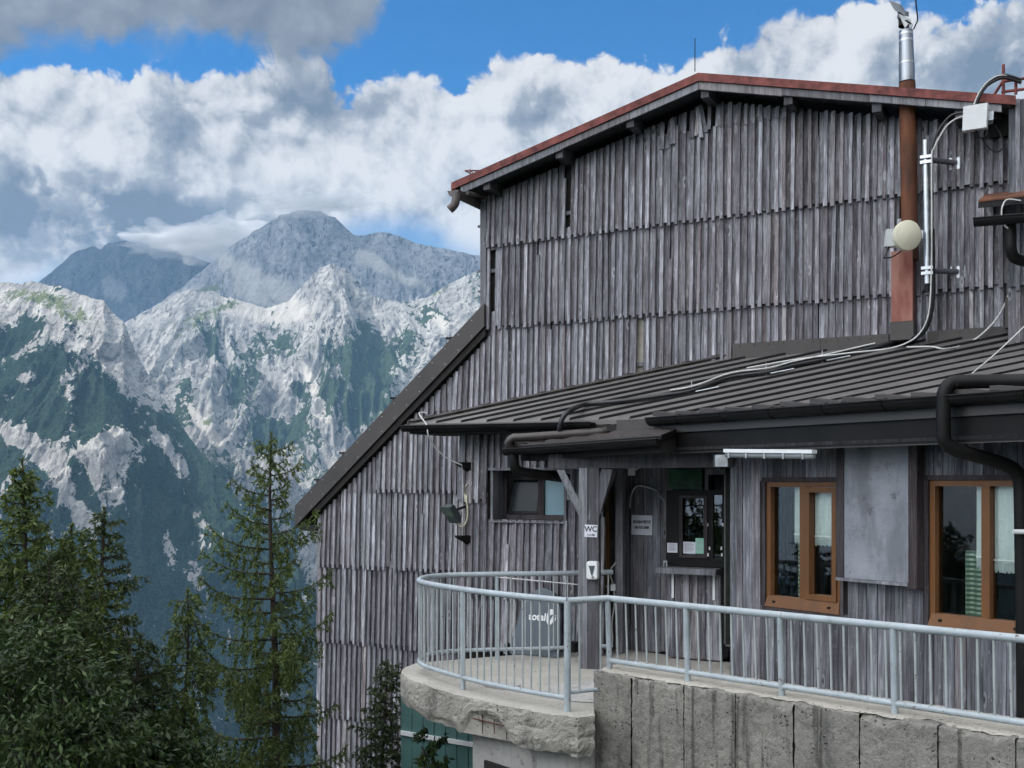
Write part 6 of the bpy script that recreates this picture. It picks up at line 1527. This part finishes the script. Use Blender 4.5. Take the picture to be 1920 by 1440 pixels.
def base_at(px_, d_, ztop_py, drop=0.0):
    x = (px_ - CX) / FPX * d_; g = gz(x, d_); zt = CAMZ + (HY - ztop_py) / FPX * d_; return (x, d_, g - .1), zt - g + .1
b_, h_ = base_at(512, 12.6, 812); 
conifer('larch_tree', 'slender young larch with sparse drooping limbs in front of the steep roof eave', b_, h_, 1.50, M['larch'], 5, z_from=.10, nbr=80, tuft=.052, wd=.0076, dens=205, droop=.46, hang=.85, trunk_r=.060, gap=.34, tipup=1.0, power=.60, twl=.175)
b_, h_ = base_at(196, 11.0, 950)
conifer('spruce_tree', 'dark pointed spruce standing left of the tall larch', b_, h_, 1.25, M['spruce'], 12, z_from=.15, nbr=88, tuft=.055, wd=.0085, dens=217, droop=.35, hang=.35, trunk_r=.075, gap=.15, power=.75)
b_, h_ = base_at(38, 9.4, 862)
conifer('larch_tree', 'bushy larch at the left edge of the picture', b_, h_, 1.25, M['larch'], 21, z_from=.15, nbr=120, tuft=.06, wd=.009, dens=217, droop=.45, hang=.5, trunk_r=.08, gap=.2, power=.8)
b_, h_ = base_at(128, 9.8, 985)
conifer('larch_tree', 'lower feathery larch between the left edge larch and the spruce', b_, h_, .95, M['larch'], 27, z_from=.15, nbr=84, tuft=.06, wd=.009, dens=217, droop=.5, hang=.6, trunk_r=.05, gap=.1, power=.55)
b_, h_ = base_at(346, 11.6, 1108)
conifer('larch_sapling', 'small weeping larch sapling between the spruce and the tall larch', b_, h_, .85, M['larch'], 33, z_from=.2, nbr=46, tuft=.06, wd=.008, dens=188, droop=.75, hang=1.3, trunk_r=.04, gap=.1, power=.55, tipup=.3)
b_, h_ = base_at(258, 10.6, 1190)
conifer('spruce_tree', 'short dark spruce low among the trees at bottom left', b_, h_, 1.1, M['spruce'], 44, z_from=.2, nbr=70, tuft=.055, wd=.0085, dens=217, droop=.4, hang=.5, trunk_r=.06, power=.6)
b_, h_ = base_at(95, 8.9, 1040)
conifer('spruce_tree', 'broad dark spruce between the edge larch and the maple', b_, h_, 1.05, M['spruce'], 81, z_from=.2, nbr=110, tuft=.055, wd=.0085, dens=200, droop=.45, hang=.5, trunk_r=.06, power=.55)
b_, h_ = base_at(722, 13.4, 1238)
conifer('spruce_sapling', 'small dark spruce against the boards left of the terrace', b_, h_, .62, M['spruce'], 51, z_from=.25, nbr=60, tuft=.05, wd=.008, dens=217, droop=.3, hang=.4, trunk_r=.035, power=.6)
dB = 7.6
def bp(px_, py_, d_, r_): p = W(px_, py_, d_); return (p.x, p.y, p.z, r_)
broadleaf('maple_tree', 'leafy green maple filling the bottom left corner', (W(60, 1440, dB).x, dB, gz(W(60, 1440, dB).x, dB)), [bp(60, 1235, 7.6, .34), bp(15, 1300, 7.3, .45), bp(130, 1290, 7.5, .34), bp(160, 1390, 7.3, .40), bp(60, 1430, 7.2, .5), bp(245, 1440, 7.4, .34), bp(95, 1160, 7.8, .20), bp(10, 1230, 7.7, .34), bp(200, 1350, 7.7, .28)], 8200, .060, 61, group='broadleaf plants below the terrace')
broadleaf('maple_sapling', 'thin leafy sapling in front of the blue green sheet door', (W(800, 1440, 11.4).x, 11.4, -2.6), [bp(790, 1400, 11.4, .17), bp(815, 1380, 11.5, .13), bp(775, 1430, 11.3, .18), bp(822, 1425, 11.4, .12)], 2400, .075, 72, group='broadleaf plants below the terrace', trunk_r=.015)
broadleaf('shrub', 'dark leafy shrub at the bottom between sapling and larches', (W(330, 1500, 10.2).x, 10.2, -3.0), [bp(300, 1420, 10.2, .5), bp(380, 1450, 10.3, .4), bp(210, 1440, 9.9, .5)], 2600, .08, 75, group='broadleaf plants below the terrace', trunk_r=.03)
# a larch out of the picture to the left: the ticket window mirrors it
conifer('larch_tree', 'larch standing out of the picture, mirrored in the ticket window glass', (-6.6, 5.0, gz(-6.6, 5.0) - .1), 9.0, 2.0, M['larch'], 97, z_from=.2, nbr=80, tuft=.07, wd=.012, dens=90, droop=.45, hang=.7, trunk_r=.1, gap=.2, power=.6, twl=.25)
HAZE = 4.2e-5
# ================================================================ HAZE
hz = MB(); x0, x1, y0, y1, z0, z1 = -9500, 9500, -6500, 12500, -860, 1750
hz.hexa([(x0, y0, z0), (x1, y0, z0), (x1, y1, z0), (x0, y1, z0), (x0, y0, z1), (x1, y0, z1), (x1, y1, z1), (x0, y1, z1)])
hm = bpy.data.materials.new('haze_air'); hm.use_nodes = True; t = NT(hm.node_tree)
pv = t.node('ShaderNodeVolumePrincipled', i_Color=(.30, .60, 1.0, 1), i_Density=HAZE, i_Anisotropy=0.0)
t.node('ShaderNodeOutputMaterial', i_Volume=pv.outputs[0])
haze = hz.build('haze', hm, None, 'stuff'); haze.display_type = 'WIRE'
